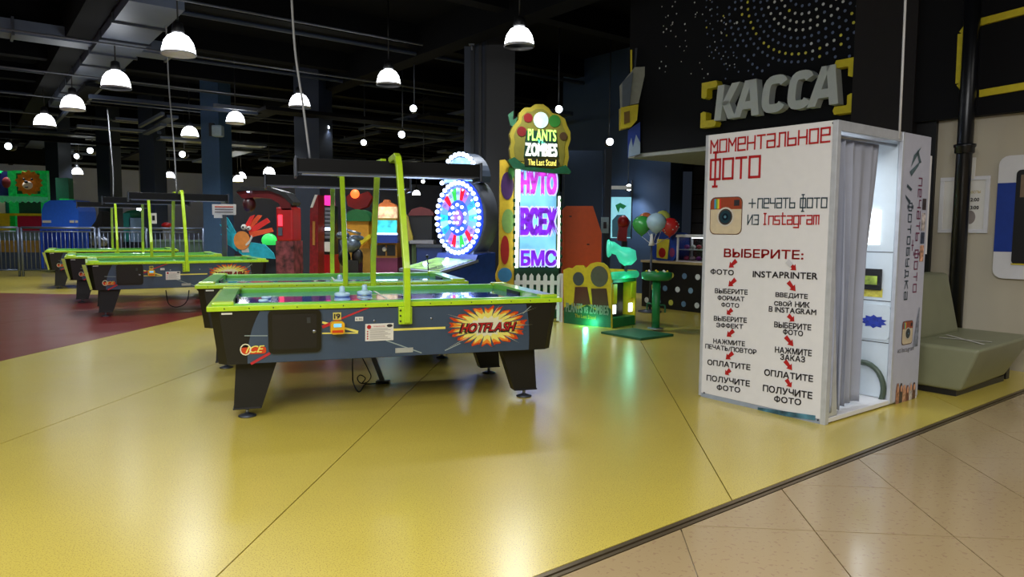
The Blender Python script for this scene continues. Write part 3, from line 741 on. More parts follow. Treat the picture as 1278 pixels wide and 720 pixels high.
# ================================================================== PHOTO BOOTH
bw, bd, bh = 1.10, 1.452, 2.149
bo = thing('photo_booth', 'white photo booth with red Cyrillic lettering and a grey curtain', 'photo booth', B0, BA)
F = lambda s, t, off: (s, -off, t)
box2('front_panel', (0.0, 0, .035), (bw, .03, bh), M_white, bo, .003)
box2('rear_frame', (0, bd - .04, 0), (bw, bd, bh), M_white, bo)
box2('left_panel', (0, .03, .03), (.03, bd - .04, bh), M_white, bo)
box2('roof', (0.03, .03, bh - .03), (bw - .03, bd - .04, bh - .005), M_white, bo)
box2('floor_plate', (-.0, .03, 0.01), (bw, bd, .045), M_white, bo, .004)
box2('plinth', (.01, .002, 0), (bw - .01, .03, .034), mat('plinth_grey', (150, 160, 175), .4), bo)
M_alu = mat('booth_frame', (196, 200, 208), .35, .3)
box2('front_post', (bw - .035, -.006, 0), (bw + .004, .04, bh), M_alu, bo, .003)
box2('left_post', (-.006, -.006, 0.01), (.02, .03, bh), M_alu, bo, .003)
def fr(u, v): return ONB(u, v, 0)
def frow(name, txt, u0, v0, u1, v1, hpx, m, bold=.03, off=.004):
    """row centre line from (u0,v0) to (u1,v1)"""
    a, b = fr(u0, v0), fr(u1, v1); hh = hpx * (5.6 / FPX)
    zc0 = a[1]; zc1 = b[1]
    return textd(name, txt, a[0], b[0], zc0 - hh / 2, zc0 + hh / 2, F, m, bo, off, bold, slope=zc1 - zc0)
# squared heading
def sq(name, txt, u0, vb0, vt0, u1, vb1, vt1, m, th):
    a, b, c, d = fr(u0, vb0), fr(u1, vb1), fr(u0, vt0), fr(u1, vt1)
    return squared(name, txt, a[0], b[0], a[1], c[1], F, m, bo, th, .004, b[1] - a[1])
sq('heading_moment', 'МОМЕНТАЛЬНОЕ', 887.5, 191, 176, 1035.5, 176.5, 160.5, M_red_p, .013)
sq('heading_photo', 'ФОТО', 887, 224, 200, 948, 220.5, 197.5, M_red_p, .019)
sq('plus_sign', '+', 935, 259.5, 248, 943, 259.5, 248, M_teal_p, .009); sq('subheading_print', 'ПЕЧАТЬ', 946, 259.5, 248, 992, 259.2, 247.5, M_teal_p, .009); sq('subheading_photo', 'ФОТО', 999, 259.2, 247.5, 1032, 259, 246.5, M_teal_p, .009)
sq('subheading_from', 'ИЗ', 933.5, 280, 268.5, 946.5, 280, 268, M_teal_p, .009)
sq('subheading_network', 'Instagram', 952, 280, 270, 1022, 279.5, 268.5, M_red_p, .010)
frow('heading_choose', 'ВЫБЕРИТЕ:', 904, 315.5, 1003, 318, 10.5, M_red_p)
X = lambda x: 860 + x / 3; Y = lambda y: 300 + y / 3
for nm, txt, x0, x1, y0, y1, h in (
  ('step_photo', 'ФОТО', 82, 168, 116, 121, 6.8), ('step_choose', 'ВЫБЕРИТЕ', 98, 220, 188, 194, 6), ('step_format', 'ФОРМАТ', 108, 208, 214, 220, 6),
  ('step_photo', 'ФОТО', 122, 188, 240, 244, 5.6), ('step_choose', 'ВЫБЕРИТЕ', 94, 217, 291, 299, 6), ('step_effect', 'ЭФФЕКТ', 103, 203, 316, 323, 6),
  ('step_press', 'НАЖМИТЕ', 92, 210, 376, 387, 6), ('step_print_repeat', 'ПЕЧАТЬ/ПОВТОР', 62, 253, 395, 418, 6), ('step_pay', 'ОПЛАТИТЕ', 70, 230, 455, 475, 7),
  ('step_receive', 'ПОЛУЧИТЕ', 67, 228, 513, 536, 7.4), ('step_photo', 'ФОТО', 105, 192, 549, 560, 7),
  ('step_printer', 'INSTAPRINTER', 240, 482, 126, 134, 7.4), ('step_enter', 'ВВЕДИТЕ', 325, 445, 204, 212, 6.4), ('step_own', 'СВОЙ', 320, 385, 233, 237, 6.4), ('step_nickname', 'НИК', 398, 452, 239, 242, 6.4),
  ('step_in_network', 'В INSTAGRAM', 300, 477, 256, 269, 6.4), ('step_choose', 'ВЫБЕРИТЕ', 320, 458, 314, 326, 6.6), ('step_photo', 'ФОТО', 353, 427, 341, 349, 6.4),
  ('step_press', 'НАЖМИТЕ', 323, 460, 408, 422, 7), ('step_order', 'ЗАКАЗ', 343, 435, 435, 446, 6.8), ('step_pay', 'ОПЛАТИТЕ', 283, 465, 493, 518, 7.6),
  ('step_receive', 'ПОЛУЧИТЕ', 278, 462, 552, 581, 8), ('step_photo', 'ФОТО', 320, 420, 592, 606, 7.6)):
    frow(nm, txt, X(x0), Y(y0), X(x1), Y(y1), h, M_dark_p, .035)
for i, (x0, y0, x1, y1) in enumerate(((178,75,150,102),(375,84,402,112),(175,145,148,172),(372,155,400,190),(162,258,142,277),(372,280,395,303),(168,337,142,360),(362,360,392,396),(165,420,138,445),(360,450,387,486),(155,484,136,502),(365,520,384,550))):
    a, b = Vector(fr(X(x0), Y(y0))), Vector(fr(X(x1), Y(y1))); d = (b - a).normalized(); n = Vector((-d.y, d.x)); L_ = (b - a).length
    if i == 1:
        decal('tape_scrap', [[tuple(a - n*.02 - d*.02), tuple(a + n*.02 - d*.02), tuple(a + n*.02 + d*.03), tuple(a - n*.02 + d*.03)]], F, mat('clear_tape', (200, 200, 205), .3), bo, .006); 
    decal('red_arrow', [[tuple(a - n * .018), tuple(a + n * .018), tuple(a + d * L_ * .62 + n * .012), tuple(a + d * L_ * .62 - n * .012)], [tuple(a + d * L_ * .55 - n * .03), tuple(b), tuple(a + d * L_ * .55 + n * .03)]], F, M_red_p, bo, .004)
# camera emblem
def emblem(f, s0, t0, W_, H_, parent, k=1.):
    P_ = lambda x, y: (s0 + x * W_, t0 + y * H_)
    R = min(abs(W_), H_) * .16
    sg = 1 if W_ > 0 else -1
    pts = [(s0 + (x - s0), y) for x, y in rrect(min(s0, s0 + W_), t0, max(s0, s0 + W_), t0 + H_, R)]
    e = decal('emblem_body', [pts], f, mat('emblem_cream', (206, 190, 160), .4), parent, .004)
    decal('emblem_edge', [[(x, y) for x, y in rrect(min(s0, s0 + W_) - .006, t0 - .006, max(s0, s0 + W_) + .006, t0 + H_ + .006, R)]], f, mat('emblem_edge', (96, 60, 46), .4), parent, .0030)
    top = [p for p in pts if p[1] > t0 + H_ * .7]; lo = min(s0, s0 + W_); hi = max(s0, s0 + W_)
    decal('emblem_band', [[(hi, t0 + H_ * .68)] + top + [(lo, t0 + H_ * .68)]], f, mat('emblem_brown', (150, 66, 40), .4), parent, .0050)
    for q, c in enumerate(((70, 150, 190), (110, 170, 70), (226, 196, 60), (200, 60, 50))):
        a = P_(.12 + .055 * q, .70); b = P_(.12 + .055 * (q + 1), .97)
        decal('emblem_stripe', [[a, (b[0], a[1]), b, (a[0], b[1])]], f, mat('emblem_stripe_%d' % q, c, .4), parent, .0062)
    a = P_(.76, .77); b = P_(.93, .93); decal('emblem_finder', [[a, (b[0], a[1]), b, (a[0], b[1])]], f, M_dark_p, parent, .0062)
    for r_, c, o_ in ((.27, (205, 200, 190), .0072), (.225, (70, 62, 58), .0084), (.18, (36, 60, 70), .0096), (.10, (24, 34, 46), .0108), (.04, (80, 120, 140), .0118)):
        decal('emblem_lens', [ell(*P_(.5, .47), r_ * abs(W_), r_ * H_, 20)], f, mat('emblem_lens_%d' % int(r_ * 1000), c, .25), parent, o_)
a = fr(886.5, 291.5); b = fr(926.5, 246); emblem(F, a[0], a[1], b[0] - a[0], b[1] - a[1], bo)
# photo strip at the foot of the front
a = fr(946, 510); b = fr(1018, 521)
decal('strip_picture', [[(a[0], a[1] - .028), (b[0], b[1] - .02), (b[0], b[1] + .015), (a[0], a[1] + .012)]], F, mat('strip_teal', (66, 110, 128), .4, var=.9, scale=9), bo, .004)
for (u, v) in ((884, 171), (1040, 153.5), (879, 490), (1021, 524)):
    a = fr(u, v); lathe('screw', [(.007, -.001), (.007, .003), (.001, .004)], M_dsteel, bo, (a[0], -.004, a[1]), 8, 'y')
# print compartment at the far end, opening, inner wall
yo = ONA(1130, 300, bw)[0]
yo = (ONA(1109, 508, bw)[0] + ONA(1130, 172, bw)[0]) / 2
box2('printer_compartment', (.03, yo, .045), (bw - .012, bd - .04, bh - .03), M_white, bo)
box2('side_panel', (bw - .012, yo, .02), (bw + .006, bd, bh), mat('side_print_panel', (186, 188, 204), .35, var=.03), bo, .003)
box2('door_post', (bw - .02, yo - .03, .02), (bw + .01, yo, bh), M_alu, bo, .003)
box2('top_rail', (bw - .03, .03, bh - .07), (bw + .004, yo, bh), M_alu, bo, .003)
box2('side_sign_edge', (bw - .01, bd, 1.2), (bw + .004, bd + .035, 2.0), M_white, bo)
M_in = mat('booth_inner_white', (205, 216, 224), .4, var=.02)
I = lambda s, t, off: (s, yo - off, t)
box2('inner_wall', (.04, yo - .012, .05), (bw - .03, yo - .001, bh - .05), M_in, bo)
def inn(u, v): return ONB(u, v, yo - .012)
for i, vv in enumerate((315, 376, 428)):
    z = inn(1100, vv)[1]; decal('inner_seam', [[(.05, z), (bw - .03, z), (bw - .03, z + .006), (.05, z + .006)]], I, M_dark_p, bo, .0135)
a = inn(1105, 430); prism('service_door', rrect(a[0] - .5, inn(1100, 424)[1], a[0] + .03, inn(1100, 380)[1], .04), lambda s, t: I(s, t, .022), lambda s, t: I(s, t, .012), M_in, bo)
a = inn(1096, 285); box2('inner_lamp_panel', (a[0] - .32, yo - .03, a[1] - .0 - .13), (a[0] + .02, yo - .013, a[1] + .14), mat('inner_lamp', (240, 250, 255), .4, em=2.5), bo, .004)
a = inn(1093, 351); box2('inner_screen', (a[0] - .35, yo - .03, a[1] - .07), (a[0] + .05, yo - .013, a[1] + .1), M_black, bo, .006)
a = inn(1093, 349); box2('inner_screen_picture', (a[0] - .3, yo - .033, a[1] - .04), (a[0] + .02, yo - .03, a[1] + .03), mat('screen_green', (130, 150, 60), .4, em=.3, var=.6), bo)
a = inn(1092, 366); decal('yellow_label', [[(a[0] - .2, a[1] - .03), (a[0] + .06, a[1] - .03), (a[0] + .06, a[1] + .04), (a[0] - .2, a[1] + .04)]], I, mat('label_yellow', (206, 196, 80), .4, var=.3, scale=30), bo, .014)
a = inn(1091, 401); st = []
for k in range(20): st.append((a[0] + (.11 if k % 2 else .08) * math.cos(PI * k / 10), a[1] + (.055 if k % 2 else .04) * math.sin(PI * k / 10)))
decal('blue_badge', [st], I, mat('badge_blue', (40, 60, 160), .4, var=.3, scale=40), bo, .024)
# round mirror-like ring at the bottom
bm = bmesh.new(); a = inn(1086, 497)
bmesh.ops.create_circle(bm, segments=24, radius=.1); bm.free()
bm = bmesh.new(); tube(bm, [(a[0] - .06 + .17 * math.cos(q), yo - .03, .12 + .2 * math.sin(q)) for q in [k * PI / 14 - .6 for k in range(22)]], .022, 8)
obj('ring_handle', bm, mat('ring_green', (70, 84, 70), .4), bo, True)
ar = area('booth_light', (0, 0, 0), .5, 9, (.86, .94, 1)); ar.parent = bo; ar.location = (.55, .55, bh - .06)
# stool inside
lathe('stool_seat', [(.15, .5), (.17, .52), (.17, .55), (.14, .57), (.001, .57)], M_dsteel, bo, (.5, .45, 0)); tubeo('stool_post', [(.5, .45, .05), (.5, .45, .5)], .03, M_dsteel, bo)
# curtain
M_cur = mat('curtain_cloth', (160, 164, 178), .8, var=.05, scale=6)
def curtain(name, y0, y1, yb0, yb1, n, zt, zb, x0, amp):
    bm = bmesh.new(); NZ = 26; NX = n * 10; grid = []
    for j in range(NZ + 1):
        tz = j / NZ; z = zt + (zb - zt) * tz; row = []
        for i in range(NX + 1):
            s = i / NX; ya = y0 + (y1 - y0) * s; yb = yb0 + (yb1 - yb0) * s; kk = min(1, tz * 1.6)
            y = ya + (yb - ya) * kk
            ph = 2 * PI * n * s + .8 * math.sin(3 * s + 2 * tz); A = amp * (.45 + .75 * kk) * (.7 + .5 * math.sin(5.3 * s + 1))
            pin = .5 * math.exp(-((tz - .055) / .02) ** 2)
            row.append(bm.verts.new((x0 + A * math.sin(ph) * (1 - pin), y + .35 * A * math.sin(2 * ph + .7), z)))
        grid.append(row)
    for a_, b_ in zip(grid, grid[1:]):
        for i in range(NX): bm.faces.new((a_[i], a_[i + 1], b_[i + 1], b_[i]))
    o = obj(name, bm, M_cur, bo, True)
    md = o.modifiers.new('s', 'SOLIDIFY'); md.thickness = .003
    return o
ct0 = ONA(1051, 200, bw)[0]; ct1 = ONA(1101, 200, bw)[0]; cb0 = ONA(1031, 500, bw)[0]; cb1 = ONA(1082, 500, bw)[0]
curtain('curtain', .06, ct1 + .10, .07, cb1 + .06, 5, bh - .1, .08, bw - .08, .06)
tubeo('curtain_rod', [(bw - .05, .035, bh - .1), (bw - .05, yo - .02, bh - .1)], .012, M_steel, bo)
# narrow upright fin at the foot of the opening
prism_yz('corner_fin', [(.04, .05), (.17, .05), (.04, 1.25)], bw - .02, bw - .004, M_alu, bo)
# side print
SF = lambda s, t, off: (bw + .006 + off, s, t)
def sd(u, v): return ONA(u, v, bw)
x1s, x2s = yo + .02, bd - .02; sw = x2s - x1s
M_pur = mat('purple_print', (120, 44, 84), .5)
def sidew(txt, f0, f1, v1, v0, m):
    u = 1142; squared('side_lettering', txt, x1s + sw * f0, x1s + sw * f1, sd(u, v1)[1], sd(u, v0)[1], SF, m, bo, .010, .003, 0, True, .5)
sidew('ПЕЧАТЬ', .60, .73, 300, 222, M_pur); sidew('ФОТО', .60, .73, 364, 312, M_pur)
sidew('+', .44, .52, 312, 300, M_pur); sidew('ФОТОБУДКА', .25, .37, 372, 254, M_teal_p)
# folded ribbon graphic
zt = sd(1138, 180)[1]
rib = [[(x1s + sw * .25, zt - 0.180), (x1s + sw * .5, zt - 0.072), (x1s + sw * .62, zt - 0.012), (x1s + sw * .34, zt - 0.084)], [(x1s + sw * .2, zt - 0.216), (x1s + sw * .62, zt - 0.120), (x1s + sw * .55, zt - 0.162), (x1s + sw * .28, zt - 0.252)], [(x1s + sw * .5, zt - 0.036), (x1s + sw * .66, zt - 0.132), (x1s + sw * .58, zt - 0.144), (x1s + sw * .44, zt - 0.060)]]
decal('ribbon_graphic', rib, SF, mat('ribbon_grey', (70, 96, 104), .4, var=.4, scale=20), bo, .003)
decal('ribbon_small', [[(x1s + sw * .14, zt - 0.312), (x1s + sw * .34, zt - 0.348), (x1s + sw * .3, zt - 0.366), (x1s + sw * .12, zt - 0.336)], [(x1s + sw * .08, zt - 0.396), (x1s + sw * .3, zt - 0.444), (x1s + sw * .26, zt - 0.468), (x1s + sw * .1, zt - 0.420)]], SF, M_teal_p, bo, .003)
a = sd(1124, 430); b = sd(1138, 400); emblem(SF, a[0], a[1], (b[0] - a[0]), b[1] - a[1], bo)
a = sd(1119, 441); b = sd(1139, 434); textd('side_caption', 'из Instagram', a[0], b[0], a[1] - .01, a[1] + .04, SF, M_dark_p, bo, .003)
cols = [(160, 110, 84), (60, 50, 54), (200, 150, 120), (120, 70, 60), (190, 180, 176), (90, 60, 50), (210, 160, 130), (50, 60, 80)]
def crowd(s0, s1, z0, z1, n, seed):
    rnd = random.Random(seed)
    for k in range(n):
        cx = s0 + (s1 - s0) * (k + .5) / n; h_ = (z1 - z0) * rnd.uniform(.65, 1); c = cols[(k + seed) % 8]
        decal('photo_print', [[(cx - .03, z0), (cx + .03, z0), (cx + .028, z0 + h_ * .7), (cx + .012, z0 + h_), (cx - .014, z0 + h_), (cx - .03, z0 + h_ * .66)]], SF, mat('photo_%d' % ((k + seed) % 8), c, .4, var=.5, scale=40), bo, .003 + k * .0002)
        decal('photo_print', [ell(cx, z0 + h_ * .72, .018, .028, 10)], SF, mat('photo_face', (206, 150, 120), .5, var=.15), bo, .0052 + k * .0002)
z0 = sd(1130, 500)[1]; z1 = sd(1130, 474)[1]; crowd(x1s + .05, x2s - .03, z0, z1, 6, 0)
decal('tower_graphic', [[(x1s + sw * .72, sd(1142, 432)[1]), (x1s + sw * .93, sd(1142, 432)[1]), (x1s + sw * .93, sd(1142, 384)[1]), (x1s + sw * .90, sd(1142, 384)[1]), (x1s + sw * .8, sd(1142, 405)[1])]], SF, mat('tower_grey', (120, 126, 140), .5, var=.5, scale=30), bo, .003)
for k, (v0, v1) in enumerate(((248, 262), (266, 288), (290, 304), (306, 326))):
    decal('photo_print', [[(x1s + sw * .8, sd(1152, v1)[1]), (x1s + sw * .96, sd(1152, v1)[1]), (x1s + sw * .96, sd(1152, v0)[1]), (x1s + sw * .8, sd(1152, v0)[1])]], SF, mat('photo_strip_%d' % k, cols[(k * 3 + 1) % 8], .5, var=.6, scale=30), bo, .003)
q = ONB(1130, 0, .9); q2 = ONB(1123, 160, .9)
tubeo('power_cord', [w2l(bo, p) for p in [B(q[0] + .01, .9, 4.3), B(q[0], .9, q[1]), B((q[0] + q2[0]) / 2, .9, (q[1] + q2[1]) / 2), B(q2[0], .9, q2[1] - .08)]], .009, mat('white_cord', (205, 205, 205), .5), bo, 6)
# leaning board seen at the left side of the booth
lb_ = thing('leaning_board', 'narrow grey board leaning at the left edge of the photo booth', 'board', B(-.1, .22), BA)
prism_xz('panel', [(-.0, 0), (.07, 0), (.07, 1.3), (.05, 1.3)], 0, .4, M_alu, lb_)

# ================================================================== LOUNGE BENCH
M_vin = mat('olive_vinyl', (128, 130, 102), .42, var=.05, scale=5, bump=.1)
be = thing('lounge_bench', 'olive green vinyl lounge bench with backrest behind the photo booth', 'bench', B(.42, 1.74), BA)
bm = bmesh.new()
def hexa(bm, q, bev):
    v = [bm.verts.new(p) for p in q]
    fs = [bm.faces.new([v[i] for i in f]) for f in ((0,1,2,3),(4,5,6,7),(0,1,5,4),(1,2,6,5),(2,3,7,6),(3,0,4,7))]
    bmesh.ops.recalc_face_normals(bm, faces=fs)
    if bev: bmesh.ops.bevel(bm, geom=list({e for f in fs for e in f.edges}), offset=bev, segments=4, affect='EDGES', profile=.6)
hexa(bm, [(0, 0, .05), (.90, 0, .05), (.86, 1.1, .05), (0, 1.1, .05), (0, 0, .42), (1.03, 0, .42), (.99, 1.41, .42), (0, 1.41, .42)], .035)
seat = obj('seat', bm, M_vin, be, True)
bm = bmesh.new(); hexa(bm, [(.1, .02, .40), (.46, .02, .40), (.46, 1.12, .40), (.1, 1.12, .40), (.16, .0, .99), (.36, .0, .99), (.36, 1.04, .99), (.16, 1.04, .99)], .05)
obj('backrest', bm, M_vin, be, True)
box2('plinth', (.03, .03, 0), (.86, 1.1, .052), M_black, be)
boxo('foot', (.82, 1.24, .12), (.05, .08, .24), M_black, be)
def tape(p, q):
    a = w2l(be, G(p[0], p[1], .424)); b = w2l(be, G(q[0], q[1], .424)); d = (b - a).normalized() * .012; n = Vector((-d.y, d.x, 0))
    bm = bmesh.new(); bm.faces.new([bm.verts.new(x) for x in (a - n, b - n, b + n, a + n)]); bm.faces.new([bm.verts.new(x + Vector((0, 0, .002))) for x in (a - n, b - n, b + n, a + n)])
    obj('tape_strip', bm, M_paper, be)
tape((1172, 421), (1238, 427)); tape((1182, 418), (1228, 430))

# column pipe, framed notice, screen on the right wall
p = G(1195, 415, 0); 
q = ONB(1196, 320, 3.25); pp = B(q[0], 3.25)
cp = thing('drain_pipe', 'black vertical pipe with a collar in front of the beige wall', 'pipe', pp, BA)
tubeo('pipe', [(0, 0, 0), (0, 0, 5.3)], .072, mat('pipe_black', (16, 18, 22), .3), cp, 16)
zc = ONB(1200, 185, 3.25)[1]; lathe('collar', [(.072, zc - .06), (.09, zc - .05), (.09, zc), (.1, zc + .01), (.1, zc + .035), (.075, zc + .04)], mat('pipe_black', 0), cp, seg=18)
# wall mounted items
def wallthing(name, label, cat, a, z): return thing(name, label, cat, B(a, 3.5, z), BA)
a0, zt_ = ONB(1174, 222, 3.48); a1, zb_ = ONB(1232, 291, 3.48)
fn = wallthing('framed_notice', 'white framed notice on the beige wall behind the black pipe', 'notice', a0, zb_)
W_, H_ = a1 - a0, zt_ - zb_
for nm, lo, hi in (('frame', (0, 0), (W_, .04)), ('frame', (0, H_ - .04), (W_, H_)), ('frame', (0, .04), (.04, H_ - .04)), ('frame', (W_ - .04, .04), (W_, H_ - .04))):
    box2(nm, (lo[0], -.025, lo[1]), (hi[0], 0, hi[1]), M_white, fn, .004)
box2('sheet', (.03, -.012, .03), (W_ - .03, -.002, H_ - .03), M_paper, fn)
FN = lambda s, t, off: (s, -.012 - off, t)
textd('heading', 'РЕЖИМ РАБОТЫ', W_ * .3, W_ * .82, H_ * .7, H_ * .75, FN, mat('notice_yellow', (190, 160, 30), .5), fn)
textd('hours', '10:00 - 22:00', W_ * .3, W_ * .8, H_ * .56, H_ * .62, FN, M_dark_p, fn, bold=.04)
textd('hours', '10:00 - 23:00', W_ * .3, W_ * .8, H_ * .42, H_ * .48, FN, M_dark_p, fn, bold=.04)
decal('emblem', [ell(W_ * .64, H_ * .28, .05, .07)], FN, mat('print_grey', 0), fn)
o = boxo('switch_plate', (0, -.01, 0), (.05, .02, .22), M_paper, None, .004); q = ONB(1214, 210, 3.48); o.location = B(q[0] + .0, 3.49, q[1]); o.rotation_euler.z = BA
tag(o, 'small upright white plate on the beige wall above the framed notice', 'plate')
# rounded display with blue band
a0, zt_ = ONB(1248, 195, 3.46); zb_ = ONB(1244, 347, 3.46)[1]
ds = wallthing('wall_display', 'rounded white and blue display frame with a dark screen on the beige wall', 'display', a0, zb_)
H_ = zt_ - zb_
prism_xz('frame', rrect(0, 0, 1.9, H_, .09), -.05, 0, M_white, ds)
prism_xz('blue_band', [(.0, H_ * .22), (.17, H_ * .22), (.17, H_ * .78), (.0, H_ * .78)], -.054, -.05, M_blue_o, ds)
prism_xz('screen', rrect(.16, H_ * .12, 1.75, H_ * .88, .04), -.058, -.05, M_black, ds)
box2('yellow_line', (.16, -.061, H_ * .12 - .004), (1.7, -.058, H_ * .12 + .008), M_yel_o, ds)
box2('screen_patch', (.2, -.061, H_ * .66), (.4, -.058, H_ * .84), mat('patch_brown', (120, 100, 80), .5), ds)
# yellow outline on the dark soffit
yo_t = wallthing('yellow_outline', 'yellow outline with cut corners on the dark wall above the beige wall', 'outline', .45, 2.8)
L0 = yo_t.location
def yl(p, q, w_=.035):
    a, b = Vector(ONB(p[0], p[1], 3.37)), Vector(ONB(q[0], q[1], 3.37)); a -= Vector((.45, 2.8)); b -= Vector((.45, 2.8)); d = (b - a).normalized() * w_ ; n = Vector((-d.y, d.x))
    prism('line', [tuple(a - n), tuple(b - n), tuple(b + n), tuple(a + n)], lambda s, t: (s, -.15, t), lambda s, t: (s, -.119, t), M_yel_o, yo_t)
yl((1223, 28), (1300, 8)); yl((1201, 42), (1198, 104)); yl((1223, 117), (1300, 104)); yl((1211, 29), (1201, 42), .03); yl((1198, 104), (1208, 117), .03)

# ================================================================== BULKHEAD SIGN
sg = thing('cash_desk_sign', 'large grey three-dimensional КАССА letters on the black dotted wall', 'sign', B(-2.56, 3.5, 2.87), BA)
M_let = mat('letter_grey', (196, 202, 198), .5, var=.03)
xs = [(893, 924), (919, 953), (950, 984), (982, 1016), (1011, 1052)]
for ch, (u0, u1) in zip('КАССА', xs):
    a = ONB(u0, 130, 3.38)[0] + 2.56; b = ONB(u1 - 3, 120, 3.38)[0] + 2.56; W_ = b - a - .02; H_ = .46; T_ = .105
    P_ = lambda x, z: (a + x * W_ + .045 * (z / H_) , z)
    bm = bmesh.new()
    def bar(x0, z0, x1, z1, w0=T_, w1=None):
        w1 = w1 or w0; fa, fb = xz(-.14, -.015)
        q = [P_(x0, z0), (P_(x0, z0)[0] + w0, z0), (P_(x1, z1)[0] + w1, z1), P_(x1, z1)]
        prism('', q, fa, fb, None, None, bm)
    k_ = T_ / W_
    if ch == 'К':
        bar(0, 0, 0, H_); bar(1 - k_ * 1.1, 0, k_ * .8, H_ * .52, T_ * 1.15); bar(k_ * .8, H_ * .40, 1 - k_ * 1.05, H_, T_ * 1.15)
    elif ch == 'А':
        bar(-.08, 0, .5 - k_ * .8, H_); bar(1 - k_, 0, .5 - k_ * .25, H_, T_ * 1.05)
        fa, fb = xz(-.139, -.016); prism('', [P_(.2, H_ * .2), P_(.8, H_ * .2), P_(.74, H_ * .42), P_(.26, H_ * .42)], fa, fb, None, None, bm)
    else:
        o_, i_ = [], []; rx, rz = (W_ - T_) / 2 * 1.12, (H_ - T_) / 2; cc = []
        for k in range(25):
            th = math.radians(38 + (322 - 38) * k / 24); c_, s_ = math.cos(th), math.sin(th); e_ = 3.4
            ro = (abs(c_) ** e_ + abs(s_) ** e_) ** (-1 / e_); cc.append(Vector((T_ / 2 + rx + rx * ro * c_, H_ / 2 + rz * ro * s_)))
        for k in range(25):
            d = (cc[min(k + 1, 24)] - cc[max(k - 1, 0)]).normalized(); n_ = Vector((d.y, -d.x)) * T_ / 2
            for l_, p_ in ((o_, cc[k] + n_), (i_, cc[k] - n_)): l_.append((a + p_.x + .045 * p_.y / H_, p_.y))
        fa, fb = xz(-.14, -.015)
        for k in range(24): prism('', [o_[k], o_[k + 1], i_[k + 1], i_[k]], fa, fb, None, None, bm)
    o = obj('letter', bm, M_let, sg)
def bracket(a, z, sx, sz):
    bm = bmesh.new()
    pts = [(0, 0), (.24 * sx, 0), (.26 * sx, .045 * sz), (.24 * sx, .09 * sz), (.1 * sx, .09 * sz), (.09 * sx, .1 * sz), (.09 * sx, .2 * sz), (.045 * sx, .22 * sz), (0, .2 * sz)]
    pts = [(a + 2.56 + x, z - 2.87 + y) for x, y in pts]
    prism_xz('corner_bracket', pts, -.12, -.0, M_yel_o, sg)
q = ONB(877, 104, 3.4); bracket(q[0], q[1], 1, -1); q = ONB(875, 160, 3.4); bracket(q[0], q[1], 1, 1)
q = ONB(1070, 71, 3.4); bracket(q[0], q[1], -1, -1); q = ONB(1067, 140, 3.4); bracket(q[0], q[1], -1, 1)
# dot mural: flat discs painted in rings
ca, cz = -1.25, 4.42
bms = {'w': bmesh.new(), 'b': bmesh.new(), 'y': bmesh.new()}
rnd = random.Random(3)
for k in range(3, 17):
    r_ = .095 * k; n = int(2 * PI * r_ / .092)
    key = 'w' if k in (4, 5, 6) else ('y' if k == 9 else 'b')
    for i in range(n):
        a_ = 2 * PI * (i + .5 * (k % 2)) / n; x, z = ca + r_ * math.cos(a_), cz + r_ * math.sin(a_)
        if not (-4.15 < x < -.6 and 2.75 < z < 5.2): continue
        if k > 10 and (rnd.random() < .35 or (z < 3.42 and x > -2.7)): continue
        kk = key if rnd.random() > .12 else rnd.choice('wyb')
        rr = .019 if k < 13 else .013
        bm = bms[kk]; bm.faces.new([bm.verts.new(tuple(w_) ) for w_ in [B(x + rr * math.cos(q_ * PI / 4), 3.497, z + rr * math.sin(q_ * PI / 4)) for q_ in range(8)]])
for k in range(60):
    x = rnd.uniform(-3.6, -2.2); z = rnd.uniform(3.5, 4.7); rr = rnd.uniform(.007, .014); bm = bms['w']
    bm.faces.new([bm.verts.new(B(x + rr * math.cos(q_ * PI / 4), 3.4965, z + rr * math.sin(q_ * PI / 4))) for q_ in range(8)])
for kk, mm in (('w', mat('dot_white', (205, 207, 203), .5)), ('b', mat('dot_blue', (96, 110, 140), .5)), ('y', mat('dot_yellow', (214, 204, 70), .5))):
    o = obj('mural_dots', bms[kk], mm, bulk); o['kind'] = 'stuff'
# angular hanging sign seen edge-on
hs = thing('hanging_sign', 'angular white, yellow and blue sign hanging edge-on left of the dotted wall', 'sign', AT(790, 190, 11.2))
board('white_slab', [(775, 105), (792, 84), (807, 83), (797, 129), (776, 133)], 11.1, .16, mat('slab_grey', (150, 152, 140), .5), hs)
board('grey_face', [(777, 102), (790, 90), (786, 131), (777, 134)], 11.05, .05, mat('face_grey', (88, 98, 110), .5), hs)
board('yellow_box', [(775, 134), (797, 130), (795, 150), (788, 158), (775, 161)], 11.05, .2, M_yel_o, hs)
board('yellow_recess', [(779, 140), (786, 138), (786, 152), (779, 155)], 11.03, .02, mat('recess_brown', (120, 90, 20), .5), hs)
board('blue_panel', [(784, 162), (799, 152), (799, 192), (784, 196)], 11.1, .06, M_blue_o, hs)
board('icicle_print', [(784, 196), (785, 182), (788, 172), (790, 184), (794, 168), (799, 178), (799, 192)], 11.09, .01, mat('print_pale', (150, 170, 190), .5), hs)
board('hanger', [(787, 62), (789, 62), (789, 90), (787, 92)], 11.15, .03, M_yel_o, hs); board('hanger', [(793, 60), (795.5, 60), (793.5, 84), (791.5, 84)], 11.15, .03, M_dsteel, hs)

